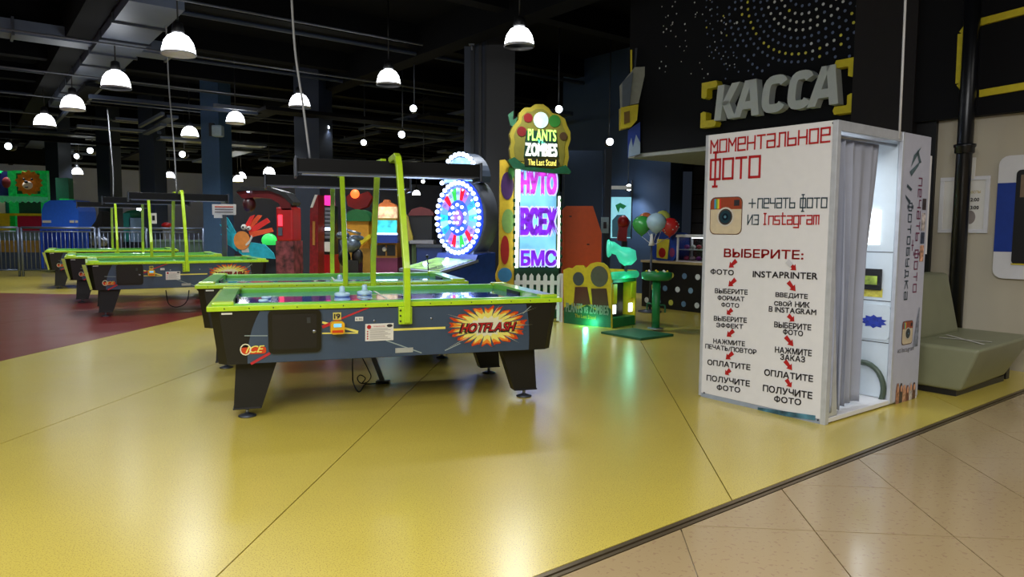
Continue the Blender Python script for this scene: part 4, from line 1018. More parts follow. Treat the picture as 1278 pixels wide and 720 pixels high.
# ================================================================== PRIZE WHEEL
WY = 9.6; wc = AT(572, 272, WY); wr = .50
wh = thing('prize_wheel', 'prize wheel machine ringed with glowing white bulbs on a blue cabinet', 'arcade machine', (wc.x, wc.y, 0), BA + math.radians(4))
wz = wc.z
lathe('wheel_drum', [(.001, .02), (wr + .02, .02), (wr + .04, .05), (wr + .04, .24), (wr, .27), (.001, .27)], mat('drum_grey', (84, 88, 98), .5), wh, (0, 0, wz), 40, 'y')
M_face = mat('wheel_blue', (30, 60, 190), .3, em=1.2, var=.2)
lathe('wheel_face', [(.001, -.0), (wr + .0, -.0), (wr + .01, .025), (.001, .025)], M_face, wh, (0, 0, wz), 40, 'y')
wcols = [(214, 20, 40), (150, 170, 230), (50, 170, 60), (150, 170, 230), (214, 20, 40), (150, 110, 220), (90, 140, 240), (40, 190, 210), (140, 220, 240), (40, 150, 210), (90, 110, 230), (160, 100, 220)]
for k in range(24):
    a0 = 2 * PI * k / 24 + PI / 2 - .4; a1 = a0 + 2 * PI / 24 * .96; r0 = .24; r1 = .40; c = wcols[k % 12]
    prism_xz('prize_segment', [(r0 * math.cos(a0), wz + r0 * math.sin(a0)), (r1 * math.cos(a0), wz + r1 * math.sin(a0)), (r1 * math.cos(a1), wz + r1 * math.sin(a1)), (r0 * math.cos(a1), wz + r0 * math.sin(a1))], -.006, .001, mat('segment_%d' % (k % 12), c, .3, em=.6, var=.02), wh)
for k in range(12):
    a0 = 2 * PI * k / 12; textd('segment_number', str([10, 25, 50, 100, 5, 15, 250, 20, 40, 75, 500, 30][k]), .33 * math.cos(a0) - .03, .33 * math.cos(a0) + .03, wz + .33 * math.sin(a0) - .02, wz + .33 * math.sin(a0) + .02, lambda s, t, o: (s, -.006 - o, t), M_dark_p, wh)
lathe('hub', [(.001, -.03), (.09, -.03), (.11, -.01), (.11, .0)], mat('hub_purple', (120, 70, 190), .3, em=.5), wh, (0, 0, wz), 20, 'y')
def bulb(x, z, r, y=-.02): ball('bulb', (x, y, z), r, M_bulb, wh, seg=8)
for k in range(34): a = 2 * PI * k / 34; bulb(.465 * math.cos(a), wz + .465 * math.sin(a), .029)
for k in range(20):
    a = 2 * PI * k / 20; bulb(.385 * math.cos(a), wz + .385 * math.sin(a) * 1., .011)
for k in range(10): a = 2 * PI * (k + .5) / 10; bulb(.175 * math.cos(a), wz + .175 * math.sin(a), .022)
for k in range(6): a = 2 * PI * k / 6; bulb(.075 * math.cos(a), wz + .075 * math.sin(a), .02, -.045)
hz_ = wz + .62
prism_xz('header_board', [(-.40, hz_ - .16), (.40, hz_ - .16)] + ell(0, hz_ - .16, .42, .40, 16, 0, PI)[1:] + [(-.42, hz_ - .16)], .03, .22, mat('header_case', (78, 90, 110), .4), wh)
prism_xz('header_face', [(.34 * math.cos(PI * k / 14), hz_ - .14 + .32 * math.sin(PI * k / 14)) for k in range(15)], .015, .03, mat('header_face', (150, 200, 250), .3, em=1.4, var=.4, scale=12), wh)
for k in range(15): a = PI * k / 14; bulb(.385 * math.cos(a), hz_ - .14 + .365 * math.sin(a), .03, .01)
textd('header_lettering', 'WIN', -.17, .17, hz_ - .08, hz_ + .08, lambda s, t, o: (s, .012 - o, t), M_blue_o, wh)
prism_yz('cabinet', [(.28, 0), (.28, wz - .45), (-.02, wz - .48), (-.08, .92), (-.62, .80), (-.62, 0)], -.44, .44, mat('cabinet_blue', (30, 60, 140), .4, var=.15), wh)
prism_yz('neck', [(.27, wz - .5), (.27, wz - .2), (.06, wz - .2), (.02, wz - .5)], -.3, .3, mat('neck_grey', (120, 130, 150), .4), wh)
prism_yz('play_tray', [(-.02, .985), (-.64, .845), (-.64, .81), (-.02, .95)], -.46, .46, mat('tray_edge', (150, 156, 168), .3, .3), wh)
prism_yz('tray_print', [(-.06, .982), (-.60, .861), (-.60, .856), (-.06, .976)], -.41, .41, mat('tray_print', (150, 200, 90), .25, var=1., scale=4.), wh)
for k, (x, y) in enumerate(((-.2, -.4), (.1, -.3), (-.05, -.15))):
    ball('tray_light', (x, y, 1.0 + y * .22), .03, M_bulb, wh, seg=8)
tubeo('lever', [(.2, -.62, .80), (.2, -.64, 1.02)], .008, M_dsteel, wh, 6); ball('lever_knob', (.2, -.64, 1.03), .022, M_black, wh, seg=10)
point('wheel_light', (0, -.6, wz), 45, (.5, .65, 1), .25, wh)

# ================================================================== SHOOTER GAME TOWER
M_cloud = mat('cloud_yellow', (144, 130, 30), .5, em=.0, var=.06); M_dgreen = mat('leaf_green', (20, 84, 52), .5, var=.2)
TY = 11.0; tp = AT(670, 300, TY); tw = thing('shooter_game_tower', 'tall game tower with glowing screen under a cloud-shaped yellow sign', 'arcade machine', (tp.x, TY, 0), math.radians(14))
TR = math.radians(14)
def tl(u, v, yl_=0.):      # local (x,z) on the tower's front plane
    d = ray(u, v); n = Vector((math.sin(TR), -math.cos(TR), 0)); L0 = Vector((tp.x, TY, CAMH)) ; off = -yl_
    t = (Vector((tp.x, TY, 0)).dot(n) + off) / d.dot(n); p = d * t; q = p - Vector((tp.x, TY, 0))
    return (q.x * math.cos(TR) + q.y * math.sin(TR), p.z + CAMH)
def tboard(name, px, y0, y1, m): return prism_xz(name, [tl(u, v, y0) for u, v in px], y0, y1, m, tw)
a = tl(642, 400); b = tl(700, 205)
box2('cabinet', (a[0], .02, 0), (b[0], .62, b[1]), mat('cabinet_green', (30, 70, 44), .5), tw, .01)
# scalloped cloud sign
cl = []
base = [(640, 205), (637, 196), (636, 186), (638, 178), (636, 168), (640, 158), (647, 150), (648, 141), (655, 134), (662, 134), (668, 130), (678, 130), (685, 135), (689, 141), (697, 143), (705, 148), (708, 157), (712, 165), (712, 175), (709, 184), (710, 196), (707, 212)]
for i, (u, v) in enumerate(base): cl.append((u, v))
tboard('cloud_sign', cl, -.10, -.02, M_cloud)
def tinset(pxs, k, cx=674, cy=172): return [(cx + (u - cx) * k, cy + (v - cy) * k) for u, v in pxs]
tboard('cloud_inner', tinset(cl, .86), -.108, -.10, mat('cloud_olive', (112, 106, 34), .5))
tboard('leaf_base', [(634, 200), (642, 196), (652, 204), (670, 209), (690, 211), (706, 206), (713, 214), (711, 217), (690, 216), (660, 213), (640, 209)], -.13, -.02, M_dgreen)
tboard('leaf_spray', [(634, 143), (641, 138), (640, 150), (646, 146), (642, 160), (637, 156)], -.06, -.02, M_dgreen)
for nm, u, v, r_, c in (('red_ball', 659, 147, 5.6, (120, 24, 24)), ('red_ball', 651, 164, 6, (110, 24, 24)), ('green_ball', 692, 151, 7.5, (44, 110, 40)), ('dark_ball', 703, 170, 5, (70, 50, 30))):
    q = tl(u, v, -.11); prism_xz(nm, ell(q[0], q[1], r_ * TY / FPX, r_ * TY / FPX, 16), -.118, -.108, mat(nm + str(u), c, .4), tw)
q = tl(675, 150, -.11); prism_xz('glow_disc', ell(q[0], q[1], .115, .12, 20), -.122, -.108, mat('glow_disc', (170, 200, 190), .4, em=.8, var=.15), tw)
TF = lambda s, t, o: (s, -.13 - o, t)
a = tl(656, 184, -.13); b = tl(697, 161, -.13)
tboard('logo_plate', [(657, 163), (694, 163), (697, 196), (654, 196)], -.128, -.108, mat('logo_plate', (24, 60, 44), .4))
a = tl(659, 175, -.13); b = tl(694, 162.5, -.13); textd('logo_plants', 'PLANTS', a[0], b[0], a[1], b[1], TF, mat('logo_lime', (190, 235, 120), .4, em=1.0, var=.2), tw, .004, .03)
a = tl(671, 179, -.13); b = tl(680, 174, -.13); textd('logo_vs', 'vs.', a[0], b[0], a[1], b[1], TF, mat('logo_teal', (110, 220, 190), .4, em=.8), tw, .004, .03)
a = tl(656, 194, -.13); b = tl(695, 180, -.13); textd('logo_zombies', 'ZOMBIES', a[0], b[0], a[1], b[1], TF, mat('logo_pale', (225, 225, 215), .4, em=1.0), tw, .004, .05)
tboard('subtitle_plate', [(655, 197), (697, 199), (697, 208), (655, 207)], -.14, -.12, mat('plate_dark', (40, 44, 30), .4))
a = tl(659, 206, -.14); b = tl(694, 199.5, -.14); textd('subtitle', 'The Last Stand', a[0], b[0], a[1], b[1], TF, mat('sub_yellow', (235, 225, 120), .4, em=.8), tw, .014, .02)
# screen with purple lettering
M_scr = mat('screen_cyan', (120, 190, 226), .2, em=1.1, var=.35, scale=2.5)
a = tl(648, 332, -.0); b = tl(694, 213, 0)
box2('screen', (a[0], -.03, a[1]), (b[0], .03, b[1]), M_scr, tw)
M_vio = mat('screen_violet', (120, 40, 190), .3, em=.9, var=.5, scale=9); M_pnk = mat('screen_pink', (186, 70, 190), .3, em=.9, var=.5, scale=9)
M_lil = mat('screen_lilac', (190, 190, 250), .3, em=1.1)
SFn = lambda s, t, o: (s, -.03 - o, t)
for txt, v0, v1, mm in (('НУТО', 241, 216, M_pnk), ('ВСЕХ', 292, 261, M_vio), ('БМС', 331, 313, M_vio)):
    p_ = tl(650, v0, 0); r_ = tl(693, v1, 0)
    textd('screen_lettering_edge', txt, p_[0] - .01, r_[0] + .01, p_[1] - .012, r_[1] + .012, SFn, M_lil, tw, .002, .09)
    textd('screen_lettering', txt, p_[0], r_[0], p_[1], r_[1], SFn, mm, tw, .005, .06)
M_led = mat('led_strip', (236, 255, 225), .3, em=3.)
for i, (u0, u1, v0, v1) in enumerate(((642.5, 647, 250, 334), (643, 649, 212, 252), (695.5, 699, 245, 334))):
    a = tl(u0, v1, -.01); b = tl(u1, v0, -.01); box2('led_strip', (a[0], -.035, a[1]), (b[0], .0, b[1]), M_led, tw)
for k in range(9):
    for uu in (642, 700):
        a = tl(uu, 250 + k * 10, -.03); ball('leaf', (a[0], -.03, a[1]), .025, M_dgreen, tw, (1, .4, 1.3), 8)
a = tl(694.5, 332); b = tl(696, 210); box2('screen_frame', (a[0], -.04, a[1]), (b[0], .0, b[1]), M_black, tw); a = tl(647, 332); b = tl(648.5, 213); box2('screen_frame', (a[0], -.04, a[1]), (b[0], .0, b[1]), M_black, tw)
# side wing panel, plain coloured shapes
tboard('wing_panel', [(624, 200), (630, 199), (641, 208), (642, 355), (622, 357), (618, 345), (623, 330)], .05, .09, mat('wing_yellow', (196, 164, 40), .5, em=.06, var=.1))
for nm, u, v, rx_, rz_, c in (('purple_shape', 633, 232, 8, 17, (70, 40, 92)), ('pale_shape', 634, 276, 8, 15, (124, 160, 88)), ('red_shape', 630, 312, 5.5, 18, (160, 30, 30)), ('blue_shape', 630, 343, 9, 9, (60, 130, 180)), ('green_shape', 638, 215, 4, 9, (60, 130, 60))):
    q = tl(u, v, .05); prism_xz(nm, ell(q[0], q[1], rx_ * TY / FPX, rz_ * TY / FPX, 18), .04, .052, mat(nm, c, .4), tw)
# white picket fence round the foot
pf = thing('picket_fence', 'small white picket fence at the foot of the game tower', 'fence', tuple(Vector((tp.x, TY - .35, 0))), math.radians(-3))
a_ = AT(642, 340, TY - .35).x - tp.x; b_ = AT(702, 340, TY - .35).x - tp.x; zt_ = AT(670, 341, TY - .35).z
for k in range(7):
    x = a_ + (b_ - a_) * (k + .5) / 7
    prism_xz('picket', [(x - .03, .02), (x + .03, .02), (x + .03, zt_ - .04), (x, zt_), (x - .03, zt_ - .04)], -.02, .0, M_white, pf)
for z in (.22, zt_ - .14): box2('rail', (a_, 0, z - .03), (b_, .02, z + .03), M_white, pf)
box2('corner_post', (b_ - .04, -.02, 0), (b_ + .01, .03, zt_), M_white, pf)
box2('green_backing', (a_ + .02, .04, .01), (b_ - .02, .3, .48), mat('backing_green', (20, 90, 44), .5), tw).location = (0, -.05, 0)

# low console with cut-out side panel, player podium
co = thing('shooter_console', 'low green game console with yellow cut-out side panel and glowing top bar', 'arcade machine', B(-3.98, 2.22), BA + math.radians(10))
CR = BA + math.radians(10); CO = B(-3.98, 2.22)
def cl_(u, v, yl_=0.):
    d = ray(u, v); n = Vector((math.sin(CR), -math.cos(CR), 0)); t = (CO.dot(n) - yl_) / d.dot(n); p = d * t; q = p - CO
    return (q.x * math.cos(CR) + q.y * math.sin(CR), p.z + CAMH)
pan = [(704, 405), (703, 337), (709, 334), (714, 335), (719, 331), (727, 331), (731, 335), (737, 329), (744, 327), (752, 328), (757, 332), (761, 339), (763, 350), (763, 410)]
prism_xz('cutout_panel', [cl_(u, v) for u, v in pan], -.0, .03, mat('panel_yellow', (190, 172, 34), .5, em=.05, var=.1), co)
def csh(nm, px, m, d=.004): prism_xz(nm, [cl_(u, v) for u, v in px], -d, .0, m, co)
csh('grass_band', [(704, 404), (704, 384), (712, 380), (722, 386), (733, 380), (745, 388), (756, 380), (762.5, 386), (762.5, 409)], M_dgreen)
q = cl_(722, 348); prism_xz('grey_shape', ell(q[0], q[1], .10, .1, 16), -.005, 0, mat('shape_slate', (66, 74, 74), .5), co)
q = cl_(748, 345); prism_xz('grey_shape', ell(q[0], q[1], .15, .15, 18), -.006, 0, mat('shape_slate2', (82, 86, 72), .5), co)
csh('brown_shape', [(718, 358), (733, 358), (737, 380), (716, 382)], mat('shape_brown', (84, 46, 34), .5), .007)
csh('brown_shape', [(738, 360), (757, 360), (760, 384), (740, 384)], mat('shape_brown2', (70, 46, 34), .5), .008)
CF = lambda s, t, o: (s, -.008 - o, t)
a = cl_(707, 386); b = cl_(760, 390); hh = .12
textd('panel_lettering', 'PLANTS vs ZOMBIES', a[0], b[0], a[1] - .03, a[1] + .10, CF, mat('lettering_grey', (150, 165, 150), .5), co, .004, .03, slope=(b[1] - a[1]) * .6)
a = cl_(718, 394); b = cl_(744, 397); textd('panel_subtitle', 'The Last Stand', a[0], b[0], a[1] - .02, a[1] + .03, CF, mat('sub_gold', (200, 150, 50), .5), co, .004, .03)
cw = cl_(763, 400)[0]
box2('base', (.02, .03, .0), (cw, .62, .14), mat('console_green', (16, 100, 50), .5), co, .01)
box2('inner_column', (cw - .35, .2, .14), (cw - .12, .46, .62), M_black, co)
box2('far_side', (.02, .59, .02), (cw, .62, .80), M_yel_o, co)
box2('deck', (.02, .03, .64), (cw, .62, .70), mat('console_green', 0), co)
M_tealg = mat('teal_glow', (60, 220, 170), .3, em=1.6)
tubeo('glow_bar', [(cw - .01, .02, .74), (cw - .01, .62, .74)], .055, mat('teal_tube', (40, 170, 120), .3, em=.8), co, 12)
for y in (.1, .52): boxo('lower_lamp', (cw - .03, y, .26), (.03, .08, .13), mat('lamp_white', (240, 250, 240), .3, em=1.8), co, .01)
box2('yellow_decal', (cw - .02, .50, .40), (cw, .6, .62), M_yel_o, co); box2('yellow_decal', (cw - .02, .04, .34), (cw, .13, .62), M_yel_o, co)
point('console_glow', (.3, -.12, .05), 4, (.1, 1, .6), .03, co); point('console_glow', (cw + .12, .3, .62), 2, (.2, 1, .7), .05, co)
# teal light gun on the console
gn = thing('light_gun', 'glowing teal gourd-shaped light gun on top of the game console', 'light gun', tuple(AT(777, 338, 10.2)), 0)
M_gun = mat('gun_teal', (70, 215, 175), .35, em=.55, var=.1)
gb = bmesh.new()
def rel(u, v): p = AT(u, v, 10.2); return (p.x - gn.location.x, 0, p.z - gn.location.z)
px_ = [(760, 310), (765, 309), (772, 313), (779, 318), (786, 322), (791, 327)]; rr = [.115, .085, .07, .125, .135, .06]
tube(gb, [rel(*q_) for q_ in px_], rr, 16); obj('shell', gb, M_gun, gn, True)
lathe('mouth', [(.12, -.02), (.13, 0), (.1, .02)], M_gun, gn, rel(760, 310), 16, 'x')
tubeo('stand', [rel(781, 328), rel(781, 343)], .02, M_dsteel, gn)
# base plate + podium
bp = thing('player_podium', 'green pedestal table on a flat green base plate before the console', 'podium', G(818, 413), BA)
L0 = bp.location
c1 = w2l(bp, G(800, 422, .03)); c2 = w2l(bp, G(842, 417, .03)); c3 = w2l(bp, G(756, 413, .03))
box2('base_plate', (c3.x, c1.y, 0), (c1.x, c2.y, .03), mat('plate_green', (24, 84, 52), .5), bp, .005)
M_pg = mat('podium_green', (22, 120, 58), .45)
tubeo('column', [(0, 0, .03), (0, 0, .70)], .055, M_pg, bp, 16)
lathe('flange', [(.11, .03), (.11, .045), (.06, .05)], M_steel, bp, seg=16)
lathe('top', [(.16, .70), (.20, .72), (.21, .80), (.17, .815), (.001, .815)], M_pg, bp, seg=24)
for k in range(8): ball('button', (.14 * math.cos(k * PI / 4), .14 * math.sin(k * PI / 4), .82), .016, M_yel_o if k % 2 else M_paper, bp, seg=8)
for s in (-1, 1): tubeo('hook', smooth([Vector((s * .05, 0, .36)), Vector((s * .14, 0, .37)), Vector((s * .16, 0, .34)), Vector((s * .16, 0, .27))]), .012, M_dgreen, bp, 6)

# orange cabinet seen from behind
oc = thing('orange_cabinet', 'plain orange cabinet back standing right of the game tower', 'arcade machine', tuple(AT(725, 300, 12.2) * Vector((1, 1, 0)) if False else (AT(725, 300, 12.2).x, 12.2, 0)))
M_orng = mat('orange_laminate', (240, 92, 24), .45, var=.04)
za = AT(725, 330, 12.2)
board('back_panel', [(702, 400), (703, 260), (707, 257), (740, 257), (751, 291), (749, 400)], 12.2, .03, M_orng, oc)
board('cabinet_body', [(703, 400), (704, 261), (739, 258), (749, 291), (748, 400)], 12.23, .6, mat('orange_dark', (150, 56, 20), .5), oc)
for (u, v) in ((734, 305), (712, 270)):
    q = AT(u, v, 12.19); boxo('latch', (q.x - oc.location.x, -.008, q.z), (.04, .015, .02), M_black, oc)

# ================================================================== RIGHT BACKGROUND
# paper notice on the blue wall, lit poster
def simple(name, label, cat, u, v, y, group=None): p = AT(u, v, y); return thing(name, label, cat, (p.x, y, max(0, p.z)), 0, group)
t = simple('paper_notice', 'small pale notice hanging right of the orange cabinet', 'notice', 755, 281, 13.87)
brect('sheet', 750, 271, 760, 291, 13.87, .025, mat('notice_blue', (150, 176, 190), .5), t); brect('print', 753, 277, 757, 285, 13.86, .01, M_dark_p, t)
wallp = thing('partition_panel', 'blue-grey partition panel standing behind the orange cabinet', 'partition', (AT(740, 300, 14).x, 14, 0))
brect('panel', 702, 188, 752, 400, 14.0, .1, M_bluew, wallp); brect('panel_edge', 752, 186, 764, 400, 13.9, .2, M_p1, wallp)
t = simple('lit_poster', 'backlit cyan beach poster with a palm between the pillars', 'poster', 775, 296, 15)
brect('light_box', 762, 246, 788, 297, 15.0, .08, mat('poster_cyan', (140, 205, 220), .3, em=.9, var=.15), t)
brect('frame', 760, 225, 763, 298, 14.98, .1, M_dsteel, t); brect('frame', 787, 225, 790, 298, 14.98, .1, M_dsteel, t); brect('top_lamp', 762, 232, 788, 236, 14.98, .1, M_paper, t)
board('palm_print', [(768, 256), (774, 253), (782, 257), (778, 261), (774, 259), (772, 266), (770, 262)], 14.985, .01, mat('palm_green', (40, 150, 90), .4, em=.2), t)
board('lower_print', [(764, 275), (770, 268), (780, 268), (787, 276), (787, 296), (764, 296)], 14.99, .006, mat('print_bluegrey', (70, 120, 140), .4, em=.15), t)
t = simple('red_toy_figure', 'red plastic figure standing before the lit beach poster', 'figure', 776, 300, 14.2)
board('body', [(771, 300), (773, 285), (772, 276), (776, 271), (783, 272), (786, 278), (783, 286), (782, 302)], 14.2, .15, mat('figure_red', (170, 30, 34), .4), t)
brect('stand', 775, 301, 783, 400, 14.2, .15, M_char, t); ball('cap', w2l(t, AT(778, 276, 14.15)), .11, mat('figure_red', 0), t)
# counter
Yc = lambda a, b: B(a, b)
cn = thing('dotted_counter', 'black counter with pale coloured round dots behind the podium', 'counter', B(-5.15, 4.95), BA)
CL = 3.4; ch = .80
box2('cabinet', (0, 0, 0), (CL, .6, ch), mat('counter_black', (16, 16, 18), .4), cn); box2('worktop', (-.02, -.03, ch), (CL, .62, ch + .04), mat('worktop_wood', (170, 150, 110), .4), cn, .005)
rnd = random.Random(5); dc = [(200, 205, 205), (120, 150, 175), (190, 190, 80), (90, 120, 150)]
for i in range(11):
    for j in range(3):
        x = .12 + i * .28 + (j % 2) * .14; z = .12 + j * .24
        prism_xz('dot', ell(x, z, .05, .05, 12), -.004, .0, mat('counter_dot_%d' % ((i + j * 2) % 4), dc[(i + j * 2) % 4], .5), cn)
# end face dots (side facing the hall)
for i in range(2):
    for j in range(3): prism_yz('dot', ell(.18 + .26 * i, .14 + .25 * j, .05, .05, 12), -.004, 0, mat('counter_dot_%d' % ((i + j) % 4), 0), cn)
def onc(a, b, z=ch + .04): return B(-5.15 + a, 4.95 + b, z)
# display case
dcs = thing('display_case', 'glass display case with white frame and sweets on the dotted counter', 'display case', onc(.72, .1), BA)
M_gl = mat('case_glass', (230, 240, 245), .05, trans=1., var=0.)
for (x, y) in ((0, 0), (1.1, 0), (0, .38), (1.1, .38)): box2('post', (x - .015, y - .015, 0), (x + .015, y + .015, .42), M_white, dcs)
box2('top', (-.03, -.03, .42), (1.13, .42, .47), M_white, dcs, .01); box2('shelf', (0, 0, .2), (1.1, .38, .215), M_white, dcs); box2('bottom', (-.02, -.02, 0), (1.12, .4, .02), M_white, dcs)
box2('glass_pane', (.0, -.004, .02), (1.1, 0, .42), M_gl, dcs)
box2('case_lamp', (.05, .3, .40), (1.05, .34, .415), mat('case_lamp', (250, 250, 255), .3, em=3.), dcs)
sc = [(200, 70, 110), (220, 190, 200), (150, 60, 150), (230, 230, 225), (190, 40, 60), (120, 170, 190)]
k = 0
for lv in (.02, .215):
    for i in range(8):
        x = .1 + i * .13; p = B(0, 0)
        o = ball('candy_pack', (0, 0, 0), .05, mat('candy_%d' % (k % 6), sc[k % 6], .4), None, (1, 1, .8), 8)
        o.location = dcs.location + Matrix.Rotation(BA, 3, 'Z') @ Vector((x, .12, lv + .04))
        tag(o, '%s sweet packet, %s from the left on the %s shelf of the display case' % (('pink', 'pale rose', 'violet', 'white', 'crimson', 'blue-grey')[k % 6], ('first', 'second', 'third', 'fourth', 'fifth', 'sixth', 'seventh', 'eighth')[i], 'lower' if lv < .1 else 'upper'), 'sweets', 'sweet packets on the %s shelf of the display case' % ('lower' if lv < .1 else 'upper')); k += 1
# blue and yellow machine
cm = thing('sweets_machine', 'blue rounded vending machine with yellow front at the left end of the counter', 'vending machine', onc(.12, .12), BA)
prism_xz('shell', rrect(0, 0, .55, .50, .12), 0, .36, mat('shell_blue', (30, 60, 140), .35), cm)
prism_xz('yellow_front', [(.12, .05), (.36, .03), (.40, .38), (.12, .38)], -.02, 0, mat('front_yellow', (222, 205, 60), .4), cm)
prism_xz('red_picture', ell(.25, .14, .08, .09, 14), -.026, -.02, M_red_p, cm); prism_xz('purple_picture', ell(.46, .15, .06, .08, 14), -.006, 0, M_pur, cm)
# balloons
bal = [(801, 281, 11.5, 12, (70, 176, 84), 'green balloon with speckles, leftmost of the bunch'), (819, 278, 10.5, 12.5, (176, 208, 224), 'pale blue balloon in the middle of the bunch'),
       (836, 283, 12, 11.5, (206, 40, 40), 'red balloon with white dots, rightmost of the bunch'), (806, 274, 8.5, 9, (220, 120, 70), 'orange balloon half hidden behind the green one'), (827, 272, 8.5, 9.5, (206, 214, 100), 'yellow-green balloon behind the pale blue one')]
for i, (u, v, rx_, rz_, c, lb) in enumerate(bal):
    y = (12.25, 11.85, 12.3, 12.66, 12.75)[i]; p = AT(u, v, y); r_ = rz_ * y / FPX
    t = thing('balloon', lb, 'balloon', (p.x, p.y, p.z), 0, 'bunch of balloons')
    lathe('skin', [(.008, -r_ * 1.12), (.02, -r_ * 1.05), (r_ * .45, -r_ * .85), (r_ * .85, -r_ * .4), (r_, .1 * r_), (r_ * .9, r_ * .5), (r_ * .5, r_ * .88), (.001, r_)], mat('balloon_%d' % i, c, .2, coat=.6, var=.04), t, seg=20)
    lathe('knot', [(.004, -r_ * 1.2), (.015, -r_ * 1.2), (.008, -r_ * 1.1)], mat('balloon_%d' % i, c), t, seg=8)
    e = AT(813 + i * 1.5, 305, 12.05); tubeo('string', [(0, 0, -r_ * 1.15), tuple(Vector((e.x - p.x, e.y - p.y, e.z - p.z)))], .004, M_paper, t, 5)
    if i == 2:
        for k in range(14):
            a_ = rnd.uniform(0, 2 * PI); z = rnd.uniform(-.6, .6); ph = rnd.uniform(PI, 2 * PI)
            ball('white_dot', (r_ * .98 * math.sqrt(1 - z * z) * math.cos(ph), r_ * .98 * math.sqrt(1 - z * z) * math.sin(ph), r_ * z), .011, M_paper, t, (1, .6, 1), 6)
t = thing('balloon_stand', 'slim white stand holding the bunch of balloons behind the counter', 'stand', (AT(813, 305, 12.05).x, 12.05, 0))
tubeo('pole', [(0, 0, 0), (0, 0, AT(813, 305, 12.05).z)], .02, M_dsteel, t, 8); lathe('holder', [(.05, 1.12), (.03, 1.2), (.02, 1.32)], M_paper, t)
lathe('base', [(.2, 0), (.2, .02), (.03, .05)], M_dsteel, t)

# ================================================================== CENTRE BACKGROUND MACHINES
def mc(name, label, u, v, y, cat='arcade machine'):
    p = AT(u, v, y); return thing(name, label, cat, (p.x, y, 0))
# punch machine: red arch
t = mc('punch_machine', 'red punching machine whose arm arches over from the right with a hanging ball', 352, 300, 12.2)
board('arm', [(295, 240), (303, 235), (335, 236), (352, 241), (362, 252), (364, 262), (352, 262), (348, 254), (338, 248), (318, 246), (303, 248)], 12.2, .35, mat('punch_red', (92, 18, 22), .35, var=.3, scale=6), t)
board('arm_top', [(294, 239), (303, 233), (337, 234), (356, 240), (366, 252), (364, 256), (352, 244), (336, 238), (304, 238)], 12.15, .45, M_black, t)
ball('punch_ball', w2l(t, AT(311, 255, 12.3)), .11, mat('ball_maroon', (60, 16, 20), .4), t, (1, 1, 1.2)); brect('arm_light', 308, 238.5, 311, 240, 12.14, .02, M_bulb, t)
brect('red_column', 345, 258, 365, 301, 12.2, .5, mat('column_red', (170, 20, 24), .4), t, .03)
brect('lower_body', 346, 301, 366, 400, 12.2, .55, mat('body_mottled', (110, 50, 56), .5, var=.9, scale=9), t)
brect('display_digits', 347, 268, 352, 282, 12.18, .02, mat('digits_red', (255, 60, 80), .3, em=1.5), t); brect('coin_plate', 347, 284, 352, 294, 12.18, .02, M_duct, t)
# bird cutout, generic parrot
t = mc('bird_cutout', 'painted parrot board with turquoise wings and red crest behind the far table', 308, 300, 13.75, 'cutout')
yb = 13.75
M_tq = mat('wing_turquoise', (44, 190, 214), .5, var=.15); M_bk = mat('beak_orange', (240, 150, 70), .5)
for px_ in ([(277, 268), (290, 282), (299, 296), (298, 318), (285, 307), (276, 290)], ):
    pass
for k, px_ in enumerate(([(277, 268), (284, 272), (300, 300), (296, 306)], [(274, 280), (280, 281), (298, 302), (294, 308)], [(275, 292), (281, 291), (298, 306), (293, 311)], [(281, 303), (287, 300), (299, 308), (296, 314)])):
    board('wing_feather', px_, yb + .012 * k, .03, M_tq, t)
board('body', [(297, 306), (306, 302), (318, 303), (330, 305), (341, 316), (343, 323), (325, 322), (305, 320), (298, 315)], yb - .02, .04, M_tq, t)
for k, px_ in enumerate(([(305, 285), (322, 268), (327, 269), (312, 288)], [(308, 287), (333, 272), (337, 277), (314, 292)], [(310, 290), (339, 284), (341, 289), (314, 296)], [(304, 284), (312, 270), (318, 268), (310, 286)])):
    board('crest_feather', px_, yb - .01 - .006 * k, .03, mat('crest_%d' % (k % 2), (246, 50, 44) if k % 2 else (255, 96, 50), .5), t)
q = [AT(u, v, yb) for u, v in ((303, 300),)][0]
prism_xz('beak', ell(q.x - t.location.x, q.z, .155, .18, 18), -.05, -.02, M_bk, t)
board('beak_grin', [(306, 305), (311, 300), (314, 293), (315, 297), (311, 304), (307, 307)], yb - .06, .01, M_paper, t)
for (u, v, r_) in ((306, 283.5, .055), (312, 285, .045)):
    e = AT(u, v, yb); ball('eye', (e.x - t.location.x, -.06, e.z), r_, M_paper, t, seg=12); ball('pupil', (e.x - t.location.x, -.06 - r_ * .9, e.z), r_ * .35, M_black, t, seg=8)
board('white_badge', [(301, 308), (309, 305), (311, 315), (302, 315)], yb - .03, .012, M_paper, t)
board('support', [(300, 320), (330, 320), (330, 400), (300, 400)], yb + .05, .03, M_char, t)
# sign on stand
t = mc('sign_stand', 'white instruction sheet on a thin post left of the bird cutout', 280, 262, 13.3, 'sign')
brect('sheet', 265, 255, 294, 268, 13.3, .02, M_paper, t); brect('sheet_lower', 267, 268, 277, 272, 13.3, .02, M_paper, t); brect('post', 279.5, 250, 281.5, 400, 13.33, .03, M_steel, t)
for k in range(3): brect('print_line', 268, 257.5 + k * 3.3, 291, 258.7 + k * 3.3, 13.29, .005, M_or if k == 0 else mat('print_grey', 0), t)
# green-lit ride behind
t = mc('green_ride', 'small ride with a glowing green shell right of the bird cutout', 335, 300, 14.5)
ball('green_shell', w2l(t, AT(336, 300, 14.8)), .15, mat('shell_green', (60, 230, 100), .4, em=.6), t, (1.05, .8, .95)); brect('body', 327, 306, 346, 400, 14.6, .5, M_char, t)
